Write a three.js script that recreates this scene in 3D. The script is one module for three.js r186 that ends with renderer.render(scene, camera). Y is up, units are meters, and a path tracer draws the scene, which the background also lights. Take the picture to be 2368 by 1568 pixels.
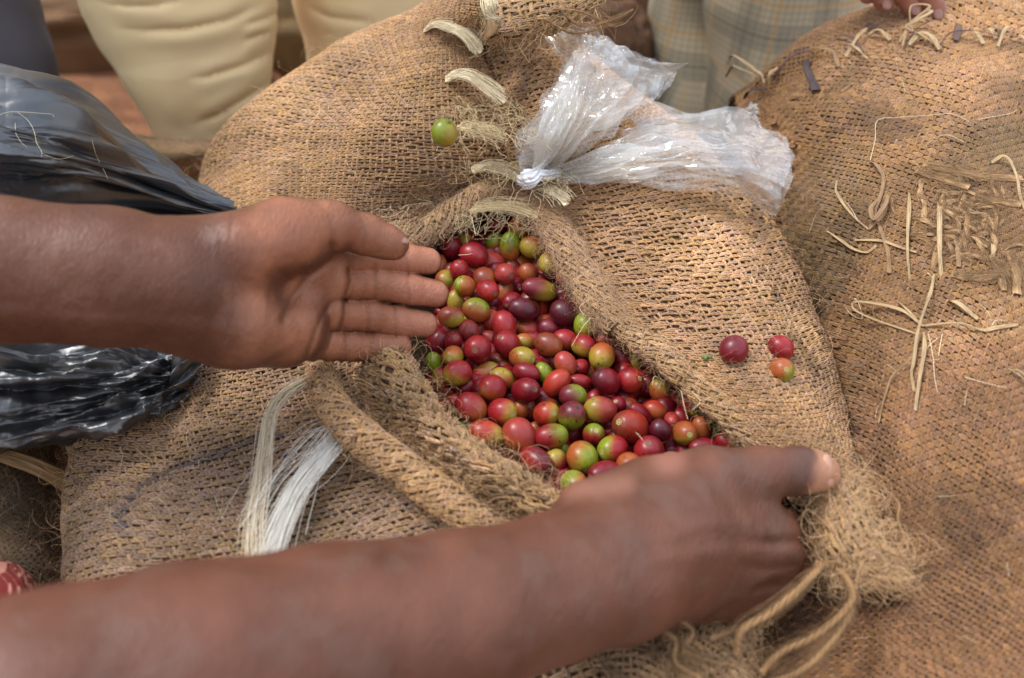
import * as THREE from 'three';
import { mergeGeometries } from 'three/addons/utils/BufferGeometryUtils.js';

// ---------------------------------------------------------------- camera, sky, sun, exposure
const scene = new THREE.Scene();
const camera = new THREE.PerspectiveCamera(46.07, 1024 / 678, 0.02, 400);
camera.position.set(0, 0.4, 0.4);
camera.lookAt(0, 0, 0);
camera.focus = 0.565;
camera.userData.fStop = 4.5;
const renderer = new THREE.WebGLRenderer();
renderer.toneMapping = THREE.LinearToneMapping;
renderer.toneMappingExposure = 1.92;
renderer.shadowMap.enabled = true;

{ // a bright, thinly clouded sky
  const W = 512, H = 256, d = new Float32Array(W * H * 4);
  const fr = (x) => x - Math.floor(x), hh = (x, y) => fr(Math.sin(x * 127.1 + y * 311.7) * 43758.5453);
  const vn = (x, y, per) => { const xi = Math.floor(x), yi = Math.floor(y), f = x - xi, g = y - yi, s = f * f * (3 - 2 * f), t = g * g * (3 - 2 * g), m = (k) => ((k % per) + per) % per;
    return (hh(m(xi), yi) * (1 - s) + hh(m(xi + 1), yi) * s) * (1 - t) + (hh(m(xi), yi + 1) * (1 - s) + hh(m(xi + 1), yi + 1) * s) * t; };
  for (let j = 0; j < H; j++) for (let i = 0; i < W; i++) {
    const el = ((j + 0.5) / H - 0.5) * 180, c = vn(i / W * 8, el / 14, 8) * 0.5 + vn(i / W * 16, el / 7 + 9, 16) * 0.3 + vn(i / W * 32, el / 3.5 + 31, 32) * 0.2;
    const k = THREE.MathUtils.smoothstep(c, 0.35, 0.75), up = Math.max(0, el) / 90, o = (j * W + i) * 4;
    const L = 0.85 + 0.45 * up, cl = 0.95 + 0.55 * up;
    d[o] = (0.56 * (1 - k) * L + k * cl) ; d[o + 1] = (0.68 * (1 - k) * L + k * 0.985 * cl); d[o + 2] = (0.88 * (1 - k) * L + k * 0.97 * cl); d[o + 3] = 1;
    if (el < 0) { d[o] = 0.22; d[o + 1] = 0.18; d[o + 2] = 0.14; }
  }
  const sky = new THREE.DataTexture(d, W, H, THREE.RGBAFormat, THREE.FloatType);
  sky.mapping = THREE.EquirectangularReflectionMapping; sky.magFilter = THREE.LinearFilter; sky.needsUpdate = true;
  scene.background = sky; scene.environment = sky;
  scene.backgroundIntensity = 1.0; scene.environmentIntensity = 1.0;
}
const sun = new THREE.DirectionalLight(new THREE.Color(1, 0.98, 0.94), 1.8);
sun.position.set(-2.3, 4.0, -0.9);
sun.target.position.set(0, 0, 0);
sun.castShadow = true; sun.shadow.radius = 32; sun.shadow.mapSize.set(2048, 2048);
Object.assign(sun.shadow.camera, { left: -3, right: 3, top: 3, bottom: -3, near: 0.1, far: 12 });
scene.add(sun, sun.target);

// ---------------------------------------------------------------- helpers
const V3 = THREE.Vector3, F = 1844, CX = 1183.5, CY = 784, SQ = Math.SQRT1_2;
const CAM = camera.position.clone(), FW = new V3(0, -SQ, -SQ), UPV = new V3(0, SQ, -SQ), RT = new V3(1, 0, 0);
let seed = 12345;
const rnd = () => { seed = (seed + 0x6D2B79F5) | 0; let t = Math.imul(seed ^ (seed >>> 15), 1 | seed); t = (t + Math.imul(t ^ (t >>> 7), 61 | t)) ^ t; return ((t ^ (t >>> 14)) >>> 0) / 4294967296; };
const rr = (a, b) => a + (b - a) * rnd();
const gauss = () => (rnd() + rnd() + rnd() - 1.5) / 0.75;
const clamp = THREE.MathUtils.clamp, lerp = THREE.MathUtils.lerp, sstep = THREE.MathUtils.smoothstep;
// a point seen in the photograph's direction (px, py), at distance z along the lens axis, or on the level y = h
const ray = (px, py) => FW.clone().addScaledVector(RT, (px - CX) / F).addScaledVector(UPV, (CY - py) / F);
const Q = (px, py, z) => CAM.clone().addScaledVector(ray(px, py), z);
const P = (px, py, h) => { const d = ray(px, py); return CAM.clone().addScaledVector(d, (h - CAM.y) / d.y); };
const proj = (v) => { const e = v.clone().sub(CAM), z = e.dot(FW); return [CX + F * e.dot(RT) / z, CY - F * e.dot(UPV) / z, z]; };
const hash3 = (x, y, z) => { let h = Math.imul(x, 374761393) + Math.imul(y, 668265263) + Math.imul(z, 2147483647 ^ 0x5bd1e995); h = Math.imul(h ^ (h >>> 13), 1274126177); return ((h ^ (h >>> 16)) >>> 0) / 4294967296; };
function noise(x, y, z) {
  const xi = Math.floor(x), yi = Math.floor(y), zi = Math.floor(z), f = x - xi, g = y - yi, h = z - zi, s = f * f * (3 - 2 * f), t = g * g * (3 - 2 * g), r = h * h * (3 - 2 * h);
  const c = (a, b, d) => hash3(xi + a, yi + b, zi + d), L = (a, b, k) => a + (b - a) * k;
  return L(L(L(c(0, 0, 0), c(1, 0, 0), s), L(c(0, 1, 0), c(1, 1, 0), s), t), L(L(c(0, 0, 1), c(1, 0, 1), s), L(c(0, 1, 1), c(1, 1, 1), s), t), r) * 2 - 1;
}
const fbm = (x, y, z, o = 3) => { let s = 0, a = 0.5, k = 1; for (let i = 0; i < o; i++, a *= 0.5, k *= 2.03) s += a * noise(x * k + i * 17, y * k + i * 5, z * k + i * 29); return s; };
const used = {};
const numbered = (n) => { used[n] = (used[n] ?? -1) + 1; return used[n] ? `${n}_${String(used[n]).padStart(3, '0')}` : n; };
function tag(o, label, category, group, kind) { if (label) o.userData.label = label; if (category) o.userData.category = category; if (group) o.userData.group = group; if (kind) o.userData.kind = kind; return o; }
function shadows(o) { o.castShadow = true; o.receiveShadow = true; return o; }
function thing(name, label, category, pos = new V3(), group) { const g = new THREE.Group(); g.name = numbered(name); g.position.copy(pos); scene.add(g); return tag(g, label, category, group); }
function part(name, geo, mat, parent, kind) { const m = shadows(new THREE.Mesh(geo, mat)); m.name = numbered(name); parent.add(m); if (kind) m.userData.kind = kind; return m; }

// surfaces: S.at(u, v) -> point
function patch(rows, disp) {
  const R = rows.length, C = rows[0].length;
  const cr = (a, b, c, d, t) => 0.5 * (2 * b + (c - a) * t + (2 * a - 5 * b + 4 * c - d) * t * t + (3 * b - a - 3 * c + d) * t * t * t);
  const raw = (u, v) => {
    const x = clamp(u, 0, 1) * (C - 1), y = clamp(v, 0, 1) * (R - 1), i = Math.min(C - 2, Math.floor(x)), j = Math.min(R - 2, Math.floor(y)), f = x - i, g = y - j, o = new V3();
    for (const k of ['x', 'y', 'z']) {
      const q = [];
      for (let b = -1; b < 3; b++) { const row = rows[clamp(j + b, 0, R - 1)], p = (a) => row[clamp(i + a, 0, C - 1)][k]; q.push(cr(p(-1), p(0), p(1), p(2), f)); }
      o[k] = cr(q[0], q[1], q[2], q[3], g);
    }
    return o;
  };
  return surface(raw, disp);
}
function surface(raw, disp, outward) {
  const e = 1e-3, S = { raw };
  S.rawFrame = (u, v) => {
    const u0 = Math.max(0, u - e), u1 = Math.min(1, u + e), v0 = S.closed ? v - e : Math.max(0, v - e), v1 = S.closed ? v + e : Math.min(1, v + e);
    const du = raw(u1, v).sub(raw(u0, v)).divideScalar(u1 - u0), dv = raw(u, v1).sub(raw(u, v0)).divideScalar(v1 - v0);
    return { du, dv, n: du.clone().cross(dv).normalize() };
  };
  if (outward) S.sign = 1; else { const c = raw(0.5, 0.5), f = S.rawFrame(0.5, 0.5); S.sign = f.n.dot(CAM.clone().sub(c)) > 0 ? 1 : -1; }
  S.at = disp ? (u, v) => { const p = raw(u, v), n = S.rawFrame(u, v).n.multiplyScalar(S.sign); return p.addScaledVector(n, disp(u, v, p)); } : raw;
  S.frame = (u, v) => {
    const u0 = Math.max(0, u - e), u1 = Math.min(1, u + e), v0 = S.closed ? v - e : Math.max(0, v - e), v1 = S.closed ? v + e : Math.min(1, v + e), p = S.at(u, v);
    const du = S.at(u1, v).sub(S.at(u0, v)).divideScalar(u1 - u0), dv = S.at(u, v1).sub(S.at(u, v0)).divideScalar(v1 - v0), n = du.clone().cross(dv).normalize().multiplyScalar(S.sign);
    return { p, du, dv, n };
  };
  S.size = () => { let W = 0, H = 0; for (let k = 0; k < 5; k++) for (let i = 0; i < 24; i++) { const c = (k + 0.5) / 5; W += raw((i + 1) / 24, c).distanceTo(raw(i / 24, c)) / 5; H += raw(c, (i + 1) / 24).distanceTo(raw(c, i / 24)) / 5; } return [W, H]; };
  return S;
}
function tubeSurf(pts, rad, flat = 1, upRef = new V3(0, 1, 0.35).normalize(), disp) { // u along, v round
  const curve = new THREE.CatmullRomCurve3(pts, false, 'centripetal');
  const S = surface((u, v) => {
    u = clamp(u, 0, 1);
    const p = curve.getPoint(u), t = curve.getTangent(u), side = t.clone().cross(upRef).normalize(), up = side.clone().cross(t).normalize(), a = v * Math.PI * 2, r = typeof rad === 'function' ? rad(u) : rad;
    return p.addScaledVector(side, Math.cos(a) * r).addScaledVector(up, Math.sin(a) * r * flat);
  }, undefined, true);
  S.closed = true; S.curve = curve;
  const f = S.rawFrame(0.5, 0.25), c = curve.getPoint(0.5);
  S.sign = f.n.dot(S.raw(0.5, 0.25).sub(c)) > 0 ? 1 : -1;
  if (disp) { const raw = S.raw; S.at = (u, v) => { const p = raw(u, v), n = S.rawFrame(u, v).n.multiplyScalar(S.sign); return p.addScaledVector(n, disp(u, v, p)); }; }
  return S;
}
function grid(S, nu, nv, off = 0, color) {
  const pos = [], nor = [], uv = [], idx = [], col = [], [W, H] = S.size();
  for (let j = 0; j <= nv; j++) for (let i = 0; i <= nu; i++) {
    const u = i / nu, v = j / nv, f = S.frame(u, v), p = f.p.addScaledVector(f.n, off);
    pos.push(p.x, p.y, p.z); nor.push(f.n.x, f.n.y, f.n.z); uv.push(u * W, v * H);
    if (color) { const c = color(u, v, p, f.n); col.push(c[0], c[1], c[2]); }
  }
  for (let j = 0; j < nv; j++) for (let i = 0; i < nu; i++) { const a = j * (nu + 1) + i, b = a + 1, c = a + nu + 1, d = c + 1; if (S.sign > 0) idx.push(a, b, d, a, d, c); else idx.push(a, d, b, a, c, d); }
  const g = new THREE.BufferGeometry();
  g.setAttribute('position', new THREE.Float32BufferAttribute(pos, 3)); g.setAttribute('normal', new THREE.Float32BufferAttribute(nor, 3)); g.setAttribute('uv', new THREE.Float32BufferAttribute(uv, 2));
  if (color) g.setAttribute('color', new THREE.Float32BufferAttribute(col, 3));
  g.setIndex(idx);
  return g;
}
function onSurf(S, px, py, lift = 0) { // where the line of sight through (px, py) meets a surface
  if (!S.cache) { S.cache = []; for (let j = 0; j <= 150; j++) for (let i = 0; i <= 150; i++) { const p = S.at(i / 150, j / 150), q = proj(p); S.cache.push([q[0], q[1], q[2], i / 150, j / 150]); } }
  let best = null, bd = 1e9;
  for (const c of S.cache) { const d = Math.hypot(c[0] - px, c[1] - py) + Math.max(0, c[2] - 0.3) * 160; if (d < bd) { bd = d; best = c; } }
  let u = best[3], v = best[4], p = S.at(u, v);
  for (let it = 0; it < 5; it++) {
    const q = proj(p), e = 0.002, a = proj(S.at(u + e, v)), b = proj(S.at(u, v + e)), ax = (a[0] - q[0]) / e, ay = (a[1] - q[1]) / e, bx = (b[0] - q[0]) / e, by = (b[1] - q[1]) / e, det = ax * by - ay * bx;
    if (Math.abs(det) < 1e-3) break;
    const dx = px - q[0], dy = py - q[1];
    u = clamp(u + clamp((dx * by - dy * bx) / det, -0.02, 0.02), 0, 0.997); v = clamp(v + clamp((ax * dy - ay * dx) / det, -0.02, 0.02), 0, 0.997); p = S.at(u, v);
  }
  return Q(px, py, proj(p)[2]).addScaledVector(S.frame(u, v).n, lift);
}
const dirs = [...Array(14)].map(() => { const t = rr(0, Math.PI); return [Math.cos(t), Math.sin(t), rr(0, 1), rr(2.2, 7), rr(0.5, 1.2)]; });
// sharp straight creases in a sheet of film
const facets = (u, v, o) => { let q = 0; dirs.forEach(([c, d, ph, k, w], i) => { const x = (u * c + v * d) * k + ph + o * (i + 1) + 0.35 * noise(u * 3 + i, v * 3, o), f = x - Math.floor(x); q += w * (Math.abs(f * 2 - 1) - 0.5) / k; }); return q; };
// textures
function tex(w, h, fn, srgb, repeat) {
  const d = new Uint8Array(w * h * 4);
  for (let j = 0; j < h; j++) for (let i = 0; i < w; i++) { const c = fn(i / w, j / h, i, j), o = (j * w + i) * 4; d[o] = clamp(c[0], 0, 1) * 255; d[o + 1] = clamp(c[1], 0, 1) * 255; d[o + 2] = clamp(c[2], 0, 1) * 255; d[o + 3] = 255; }
  const t = new THREE.DataTexture(d, w, h); t.wrapS = t.wrapT = THREE.RepeatWrapping; t.magFilter = THREE.LinearFilter; if (srgb) t.colorSpace = THREE.SRGBColorSpace; if (repeat) t.repeat.set(repeat[0], repeat[1]); t.needsUpdate = true;
  return t;
}
const g3 = (k) => [k, k, k];
// tileable noise
const tn = (x, y, px, py, s) => { const xi = Math.floor(x), yi = Math.floor(y), f = x - xi, g = y - yi, a = f * f * (3 - 2 * f), b = g * g * (3 - 2 * g), m = (k, p) => ((k % p) + p) % p, c = (i, j) => hash3(m(xi + i, px), m(yi + j, py), s); return (c(0, 0) * (1 - a) + c(1, 0) * a) * (1 - b) + (c(0, 1) * (1 - a) + c(1, 1) * a) * b; };
const TX = {
  yarn: tex(128, 64, (u, v) => { const s = 0.5 + 0.5 * Math.sin((u * 4 + v * 3) * Math.PI * 2 + tn(u * 12, v * 8, 12, 8, 5) * 4); return g3(0.25 + 0.45 * s + 0.3 * tn(u * 8, v * 32, 8, 32, 3)); }),
  yarnCol: tex(128, 64, (u, v) => { const s = 0.5 + 0.5 * Math.sin((u * 4 + v * 3) * Math.PI * 2 + tn(u * 12, v * 8, 12, 8, 5) * 4), k = 0.52 + 0.22 * s + 0.26 * tn(u * 6, v * 40, 6, 40, 9) + 0.22 * tn(u * 14, v * 12, 14, 12, 2); return [k, k * 0.985, k * 0.955]; }, true),
  fibre: tex(64, 256, (u, v) => g3(0.4 * tn(u * 24, v * 4, 24, 4, 1) + 0.6 * tn(u * 56, v * 10, 56, 10, 2))),
  fibreCol: tex(64, 256, (u, v) => { const k = 0.62 + 0.26 * tn(u * 18, v * 3, 18, 3, 1) + 0.2 * tn(u * 50, v * 8, 50, 8, 2); return [k, k * 0.98, k * 0.95]; }, true),
  skin: tex(512, 512, (u, v) => { let s = 0; for (let k = 0; k < 3; k++) { const q = 40 * (k + 1); s += tn(u * q + 0.2 * Math.sin(v * 40), v * q * 0.8, q, q * 0.8 | 0, k + 4) / (k + 1.4); } return g3(s * 0.6); }),
  speck: tex(256, 256, (u, v) => { const a = tn(u * 48, v * 48, 48, 48, 3), b = tn(u * 20, v * 20, 20, 20, 8), m = tn(u * 5, v * 5, 5, 5, 2), k = (a > 0.91 && m > 0.42 ? 0.4 : 1) * (0.9 + 0.12 * b) * (m > 0.72 && b > 0.5 ? 0.86 : 1); return [k, k * 0.99, k * 0.97]; }, true),
  film: tex(512, 512, (u, v) => { let s = 0; for (let k = 0; k < 4; k++) { const q = 6 << k, a = tn(u * q + k * 3.1 + 0.7 * tn(v * q, u * q, q, q, 40 + k), v * q, q, q, k); s += (1 - Math.abs(a * 2 - 1)) / (1 << k); } return g3(s * 0.52); }),
  cloth: tex(256, 256, (u, v) => { const a = Math.sin(u * Math.PI * 2 * 64), b = Math.sin(v * Math.PI * 2 * 64), c = (a * b > 0 ? a : b); return g3(0.5 + 0.3 * c + 0.2 * (tn(u * 64, v * 64, 64, 64, 1) - 0.5)); }),
};
const lin = (hex) => new THREE.Color(hex);
const M = {};
const mat = (name, o) => { const m = new (o.physical ? THREE.MeshPhysicalMaterial : THREE.MeshStandardMaterial)((({ physical, ...r }) => ({ side: THREE.DoubleSide, ...r }))(o)); m.name = name; return (M[name] = m); };
const RGB = (r, g, b) => new THREE.Color().setRGB(r, g, b);
mat('yarn', { color: RGB(1, 1, 1), roughness: 0.9, map: TX.yarnCol, bumpMap: TX.yarn, bumpScale: 0.0004 });
mat('fuzz', { color: RGB(1, 1, 1), roughness: 0.8 });
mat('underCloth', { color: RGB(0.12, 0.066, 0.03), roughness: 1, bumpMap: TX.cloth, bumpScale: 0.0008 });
TX.clothFar = TX.cloth.clone(); TX.clothFar.repeat.set(4, 4);
mat('rimCloth', { color: RGB(0.26, 0.155, 0.075), roughness: 1, bumpMap: TX.cloth, bumpScale: 0.0012 });
mat('farSack', { color: RGB(0.30, 0.155, 0.075), roughness: 1, bumpMap: TX.clothFar, bumpScale: 0.002 });
mat('sisal', { color: RGB(0.95, 0.80, 0.55), roughness: 0.55, map: TX.fibreCol, bumpMap: TX.fibre, bumpScale: 0.0006 });
mat('sisalHair', { color: RGB(0.80, 0.66, 0.42), roughness: 0.5 });
mat('sisalDull', { color: RGB(0.58, 0.44, 0.24), roughness: 0.7 });
mat('sisalWhite', { color: RGB(0.76, 0.71, 0.62), roughness: 0.42 });
mat('straw', { color: RGB(0.62, 0.43, 0.225), roughness: 0.6, map: TX.fibreCol, bumpMap: TX.fibre, bumpScale: 0.0007 });
mat('strawBrown', { color: RGB(0.40, 0.24, 0.12), roughness: 0.7, map: TX.fibreCol, bumpMap: TX.fibre, bumpScale: 0.0007 });
mat('bark', { color: RGB(0.085, 0.055, 0.055), roughness: 0.6, map: TX.fibreCol, bumpMap: TX.fibre, bumpScale: 0.0008 });
mat('barkRed', { color: RGB(0.18, 0.09, 0.07), roughness: 0.6, map: TX.fibreCol, bumpMap: TX.fibre, bumpScale: 0.0008 });
mat('cherry', { physical: true, color: RGB(1, 1, 1), vertexColors: true, map: TX.speck, roughness: 0.4, specularIntensity: 0.75, clearcoat: 0.12, clearcoatRoughness: 0.2 });
mat('calyxBrown', { color: RGB(0.15, 0.085, 0.04), roughness: 0.8 });
mat('calyxPale', { color: RGB(0.33, 0.26, 0.09), roughness: 0.7 });
mat('calyxDark', { color: RGB(0.055, 0.03, 0.02), roughness: 0.9 });
mat('skin', { physical: true, color: RGB(1, 1, 1), vertexColors: true, roughness: 0.5, specularIntensity: 0.7, bumpMap: TX.skin, bumpScale: 0.0005 });
mat('nail', { color: RGB(0.27, 0.125, 0.085), roughness: 0.5 });
mat('nailPale', { color: RGB(0.46, 0.25, 0.165), roughness: 0.5 });
mat('blackFilm', { physical: true, color: RGB(0.012, 0.013, 0.016), roughness: 0.36, bumpMap: TX.film, bumpScale: 0.0003, ior: 1.8, clearcoat: 0.3, clearcoatRoughness: 0.3 });
mat('clearFilm', { physical: true, color: RGB(0.96, 0.95, 0.93), roughness: 0.07, transmission: 0.88, thickness: 0, ior: 1.55, bumpMap: TX.film, bumpScale: 0.0012 });
mat('khaki', { color: RGB(0.74, 0.54, 0.285), roughness: 0.9 });
mat('grey', { color: RGB(0.085, 0.075, 0.085), roughness: 0.9 });
mat('plaid', { color: RGB(1, 1, 1), roughness: 0.9, map: tex(256, 256, (u, v) => {
  let c = [0.68, 0.62, 0.51]; const band = (t, a, w) => Math.abs(((t - a + 1.5) % 1) - 0.5) < w, mixc = (k, d) => (c = c.map((x, i) => x + (d[i] - x) * k));
  if (band(u, 0.25, 0.17)) mixc(0.4, [0.46, 0.44, 0.38]); if (band(v, 0.3, 0.17)) mixc(0.4, [0.46, 0.44, 0.38]);
  if (band(u, 0.62, 0.03)) mixc(0.7, [0.74, 0.60, 0.42]); if (band(v, 0.7, 0.03)) mixc(0.7, [0.74, 0.60, 0.42]);
  if (band(u, 0.25, 0.012) || band(v, 0.3, 0.012)) mixc(0.4, [0.3, 0.28, 0.24]); if (band(u * 12, 0.5, 0.12)) mixc(0.2, [0.35, 0.32, 0.26]); if (band(v * 12, 0.5, 0.12)) mixc(0.2, [0.35, 0.32, 0.26]);
  return c; }, true, [1 / 0.1, 1 / 0.1]) });
mat('shirt', { color: RGB(0.2, 0.22, 0.26), roughness: 0.9 });
mat('earth', { color: RGB(0.22, 0.12, 0.07), roughness: 1, bumpMap: TX.film, bumpScale: 0.02 });
mat('redPrint', { color: RGB(1, 1, 1), roughness: 0.9, map: tex(128, 128, (u, v) => { const r = tn(u * 14, v * 14, 14, 14, 3) > 0.62 || Math.abs(Math.sin(u * 25 + 3 * Math.sin(v * 12.56))) < 0.12; return r ? [0.74, 0.5, 0.42] : [0.45, 0.13, 0.1]; }, true, [14, 14]) });
mat('leafDry', { color: RGB(0.42, 0.25, 0.11), roughness: 0.75, map: TX.fibreCol, bumpMap: TX.fibre, bumpScale: 0.001 });
mat('stemGreen', { color: RGB(0.10, 0.17, 0.03), roughness: 0.6 });

// ---------------------------------------------------------------- burlap: crossing yarns as real geometry
function yarnArc(strands, rad, spread) { // along x from -0.62 to 0.62, bulging to +y
  const gs = [];
  for (let s = 0; s < strands; s++) {
    const pos = [], nor = [], uv = [], idx = [], K = 7, R = 6, z0 = strands > 1 ? (s / (strands - 1) - 0.5) * spread : 0;
    for (let k = 0; k <= K; k++) {
      const x = (k / K - 0.5) * 1.3, y = (strands > 1 ? 0.19 : 0.22) * Math.cos(x * Math.PI * 0.92) - 0.02, taper = 0.72 + 0.28 * Math.cos(x * Math.PI * 0.8), tw = s ? 1 : -1, zz = z0 * (0.8 + 0.2 * Math.cos(x * 5)) + 0.04 * tw * Math.sin(x * 6);
      for (let r = 0; r <= R; r++) { const a = r / R * Math.PI * 2; pos.push(x, y + Math.sin(a) * rad * taper * 0.8, zz + Math.cos(a) * rad * taper); const t = 0.28 * Math.sin(x * Math.PI * 0.92); const nl = Math.hypot(t * Math.sin(a), 1); nor.push(t * Math.sin(a) / nl, Math.sin(a) / nl, Math.cos(a) / nl); uv.push(k / K, r / R + s * 0.37); }
    }
    for (let k = 0; k < K; k++) for (let r = 0; r < R; r++) { const a = k * (R + 1) + r, b = a + R + 1; idx.push(a, b, a + 1, b, b + 1, a + 1); }
    const g = new THREE.BufferGeometry(); g.setAttribute('position', new THREE.Float32BufferAttribute(pos, 3)); g.setAttribute('normal', new THREE.Float32BufferAttribute(nor, 3)); g.setAttribute('uv', new THREE.Float32BufferAttribute(uv, 2)); g.setIndex(idx); gs.push(g);
  }
  return mergeGeometries(gs);
}
const WEFT = yarnArc(2, 0.2, 0.36), WARP = yarnArc(1, 0.33, 0), WEFT3 = yarnArc(3, 0.15, 0.5);
function hairGeo(bend, curl) {
  const pos = [], idx = [], K = 6;
  for (let k = 0; k <= K; k++) { const t = k / K, x = t, y = Math.sin(t * Math.PI * 0.8) * bend, z = Math.sin(t * 4 * curl) * 0.22 * curl, r = 1 - 0.6 * t; for (let s = 0; s < 3; s++) { const a = s * 2.094; pos.push(x, y + Math.cos(a) * r * 0.008, z + Math.sin(a) * r * 0.008); } }
  for (let k = 0; k < K; k++) for (let s = 0; s < 3; s++) { const a = k * 3 + s, b = k * 3 + (s + 1) % 3; idx.push(a, a + 3, b, b, a + 3, b + 3); }
  const g = new THREE.BufferGeometry(); g.setAttribute('position', new THREE.Float32BufferAttribute(pos, 3)); g.setIndex(idx); g.computeVertexNormals(); return g;
}
const HAIRS = [hairGeo(0.35, 0.4), hairGeo(0.6, 1), hairGeo(0.2, -0.7), hairGeo(0.9, 1.4)];
const mtx = new THREE.Matrix4(), cc = new THREE.Color();
function instanced(name, geo, material, list, parent) {
  if (!list.length) return;
  const m = shadows(new THREE.InstancedMesh(geo, material, list.length)); m.name = numbered(name); m.userData.kind = 'stuff';
  list.forEach((e, i) => { m.setMatrixAt(i, e[0]); m.setColorAt(i, e[1]); });
  m.instanceMatrix.needsUpdate = true; parent.add(m); return m;
}
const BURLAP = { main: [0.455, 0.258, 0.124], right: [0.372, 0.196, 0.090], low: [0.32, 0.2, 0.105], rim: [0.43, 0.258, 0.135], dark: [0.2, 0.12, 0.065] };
function seen(S) { // mean lengths per unit of u and v over what faces this way
  let a = 0, b = 0, k = 0; for (let j = 1; j < 20; j++) for (let i = 1; i < 20; i++) { const f = S.frame(i / 20, j / 20); if (f.n.dot(CAM.clone().sub(f.p).normalize()) < 0.25 || f.p.y < -0.2) continue; a += f.du.length(); b += f.dv.length(); k++; }
  return k ? [a / k, b / k] : S.size();
}
// opts: pitch (m), rot (rad), base colour, dev (unevenness), loose(u,v,p) 0..1 opens the weave, tint(p,u,v) multiplies the colour, fuzz hairs per crossing
function weave(parent, S, o) {
  const { pitch = 0.0047, aspect = 0.86, rot = 0, base = BURLAP.main, dev = 0.1, loose, tint, fuzz = 0.5, hair = 0.009, keep, thick = 1, weft = WEFT } = o;
  const [W, H] = seen(S), A = [], B = [], FZ = [[], [], [], []], n = Math.ceil(Math.hypot(W, H) / pitch / 1.2) + 2, c = Math.cos(rot), s = Math.sin(rot), pv = pitch * aspect;
  const rowT = {}, colT = {}, rowO = {}, NJ = Math.ceil(n / aspect);
  for (let j = -NJ; j <= NJ; j++) for (let i = -n; i <= n; i++) {
    const wob = 0.35 * noise(i * 0.11, j * 0.09, 3.3), wo2 = 0.4 * noise(i * 0.07 + 9, j * 0.13, 7.1);
    const x = (i + wob + gauss() * dev * 0.6) * pitch, y = (j + wo2 + gauss() * dev * 0.6) * pv, u = (x * c - y * s) / W + 0.5, v = (x * s + y * c) / H + 0.5;
    if (u < 0 || u > 1 || v < 0 || v > 1) continue;
    if (keep && !keep(u, v)) continue;
    const f = S.frame(u, v), view = CAM.clone().sub(f.p).normalize(), facing = f.n.dot(view);
    if (facing < -0.3) continue;
    const du = f.du.clone().divideScalar(W), dv = f.dv.clone().divideScalar(H);
    if (du.length() > 7 || dv.length() > 7) continue;
    const X = du.clone().multiplyScalar(c).addScaledVector(dv, s), Y = dv.clone().multiplyScalar(c).addScaledVector(du, -s); // along weft, along warp
    const lo = loose ? loose(u, v, f.p) : 0;
    const over = ((i + j) & 1) === 0;
    let L = (over ? X : Y).clone(), T = (over ? Y : X).clone();
    L.addScaledVector(T, gauss() * dev * 0.5);
    const len = L.length() * (over ? pitch : pv) * (over ? 1.95 : 1.45) * (1 + gauss() * 0.08), wid = T.length() * (over ? pv * 1.12 : pitch * 0.8) * (1 - 0.42 * lo) * (1.04 + gauss() * (0.1 + dev * 0.5)), hgt = 0.5 * (pitch + pv) * thick * (1 + gauss() * dev);
    L.normalize(); const Nn = f.n.clone(), Z = L.clone().cross(Nn).normalize(); Nn.copy(Z.clone().cross(L)).normalize();
    const p = f.p.clone().addScaledVector(f.n, 0.0003 + (over ? 0.0002 : -0.0002) - lo * 0.0006).addScaledVector(Z, lo * gauss() * pv * 0.4);
    const m = new THREE.Matrix4().makeBasis(L.multiplyScalar(len), Nn.multiplyScalar(hgt), Z.multiplyScalar(wid)); m.setPosition(p);
    const rt = (rowT[over ? j : 'c' + i] ??= 0.88 + 0.24 * rnd()), k = 1.16 * rt * (0.82 + 0.36 * rnd()) * (1 + 0.22 * noise(f.p.x * 22, f.p.y * 22, f.p.z * 22)) * (over ? 1 : 0.9);
    const hue = 1 + 0.1 * noise(f.p.x * 35 + 50, f.p.y * 35, f.p.z * 35), tt = tint ? tint(f.p, u, v, i, j) : [1, 1, 1];
    const gy = 0.25 * rnd() * rnd(), mean = (base[0] + base[1] + base[2]) / 3, col = RGB(lerp(base[0], mean * 1.1, gy) * k * tt[0], lerp(base[1], mean * 1.02, gy) * k * tt[1] * (0.96 + 0.04 * hue), lerp(base[2], mean * 0.9, gy) * k * hue * tt[2] * rr(0.85, 1.15));
    (over ? A : B).push([m, col]);
    for (let q = fuzz * (1 + (lo || 0)); q > 0; q--) if (rnd() < q) {
      const h = hair * (0.4 + rnd() * rnd() * 2.2), az = rnd() * Math.PI * 2, D = f.du.clone().normalize().multiplyScalar(Math.cos(az)).addScaledVector(f.dv.clone().normalize(), Math.sin(az)), D2 = D.addScaledVector(f.n, 0.1 + 0.6 * rnd() * rnd()).normalize();
      const Zz = D2.clone().cross(f.n).normalize(), Nz = Zz.clone().cross(D2).normalize().negate(), w = h * (0.7 + 0.5 * rnd());
      if (Nz.dot(f.n) < 0) Nz.negate();
      const hm = new THREE.Matrix4().makeBasis(D2.multiplyScalar(h), Nz.multiplyScalar(w), Zz.multiplyScalar(w)); hm.setPosition(f.p.clone().addScaledVector(f.n, hgt * 0.3).add(new V3(gauss(), gauss(), gauss()).multiplyScalar(pitch * 0.5)));
      const kk = (1.05 + 0.5 * rnd());
      FZ[(rnd() * 4) | 0].push([hm, RGB(base[0] * 1.15 * kk, base[1] * 1.2 * kk, base[2] * 1.3 * kk)]);
    }
  }
  instanced('weft_yarns', weft, M.yarn, A, parent); instanced('warp_yarns', WARP, M.yarn, B, parent);
  FZ.forEach((l, i) => instanced('jute_fuzz', HAIRS[i], M.fuzz, l, parent));
  return A.length + B.length;
}
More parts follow.
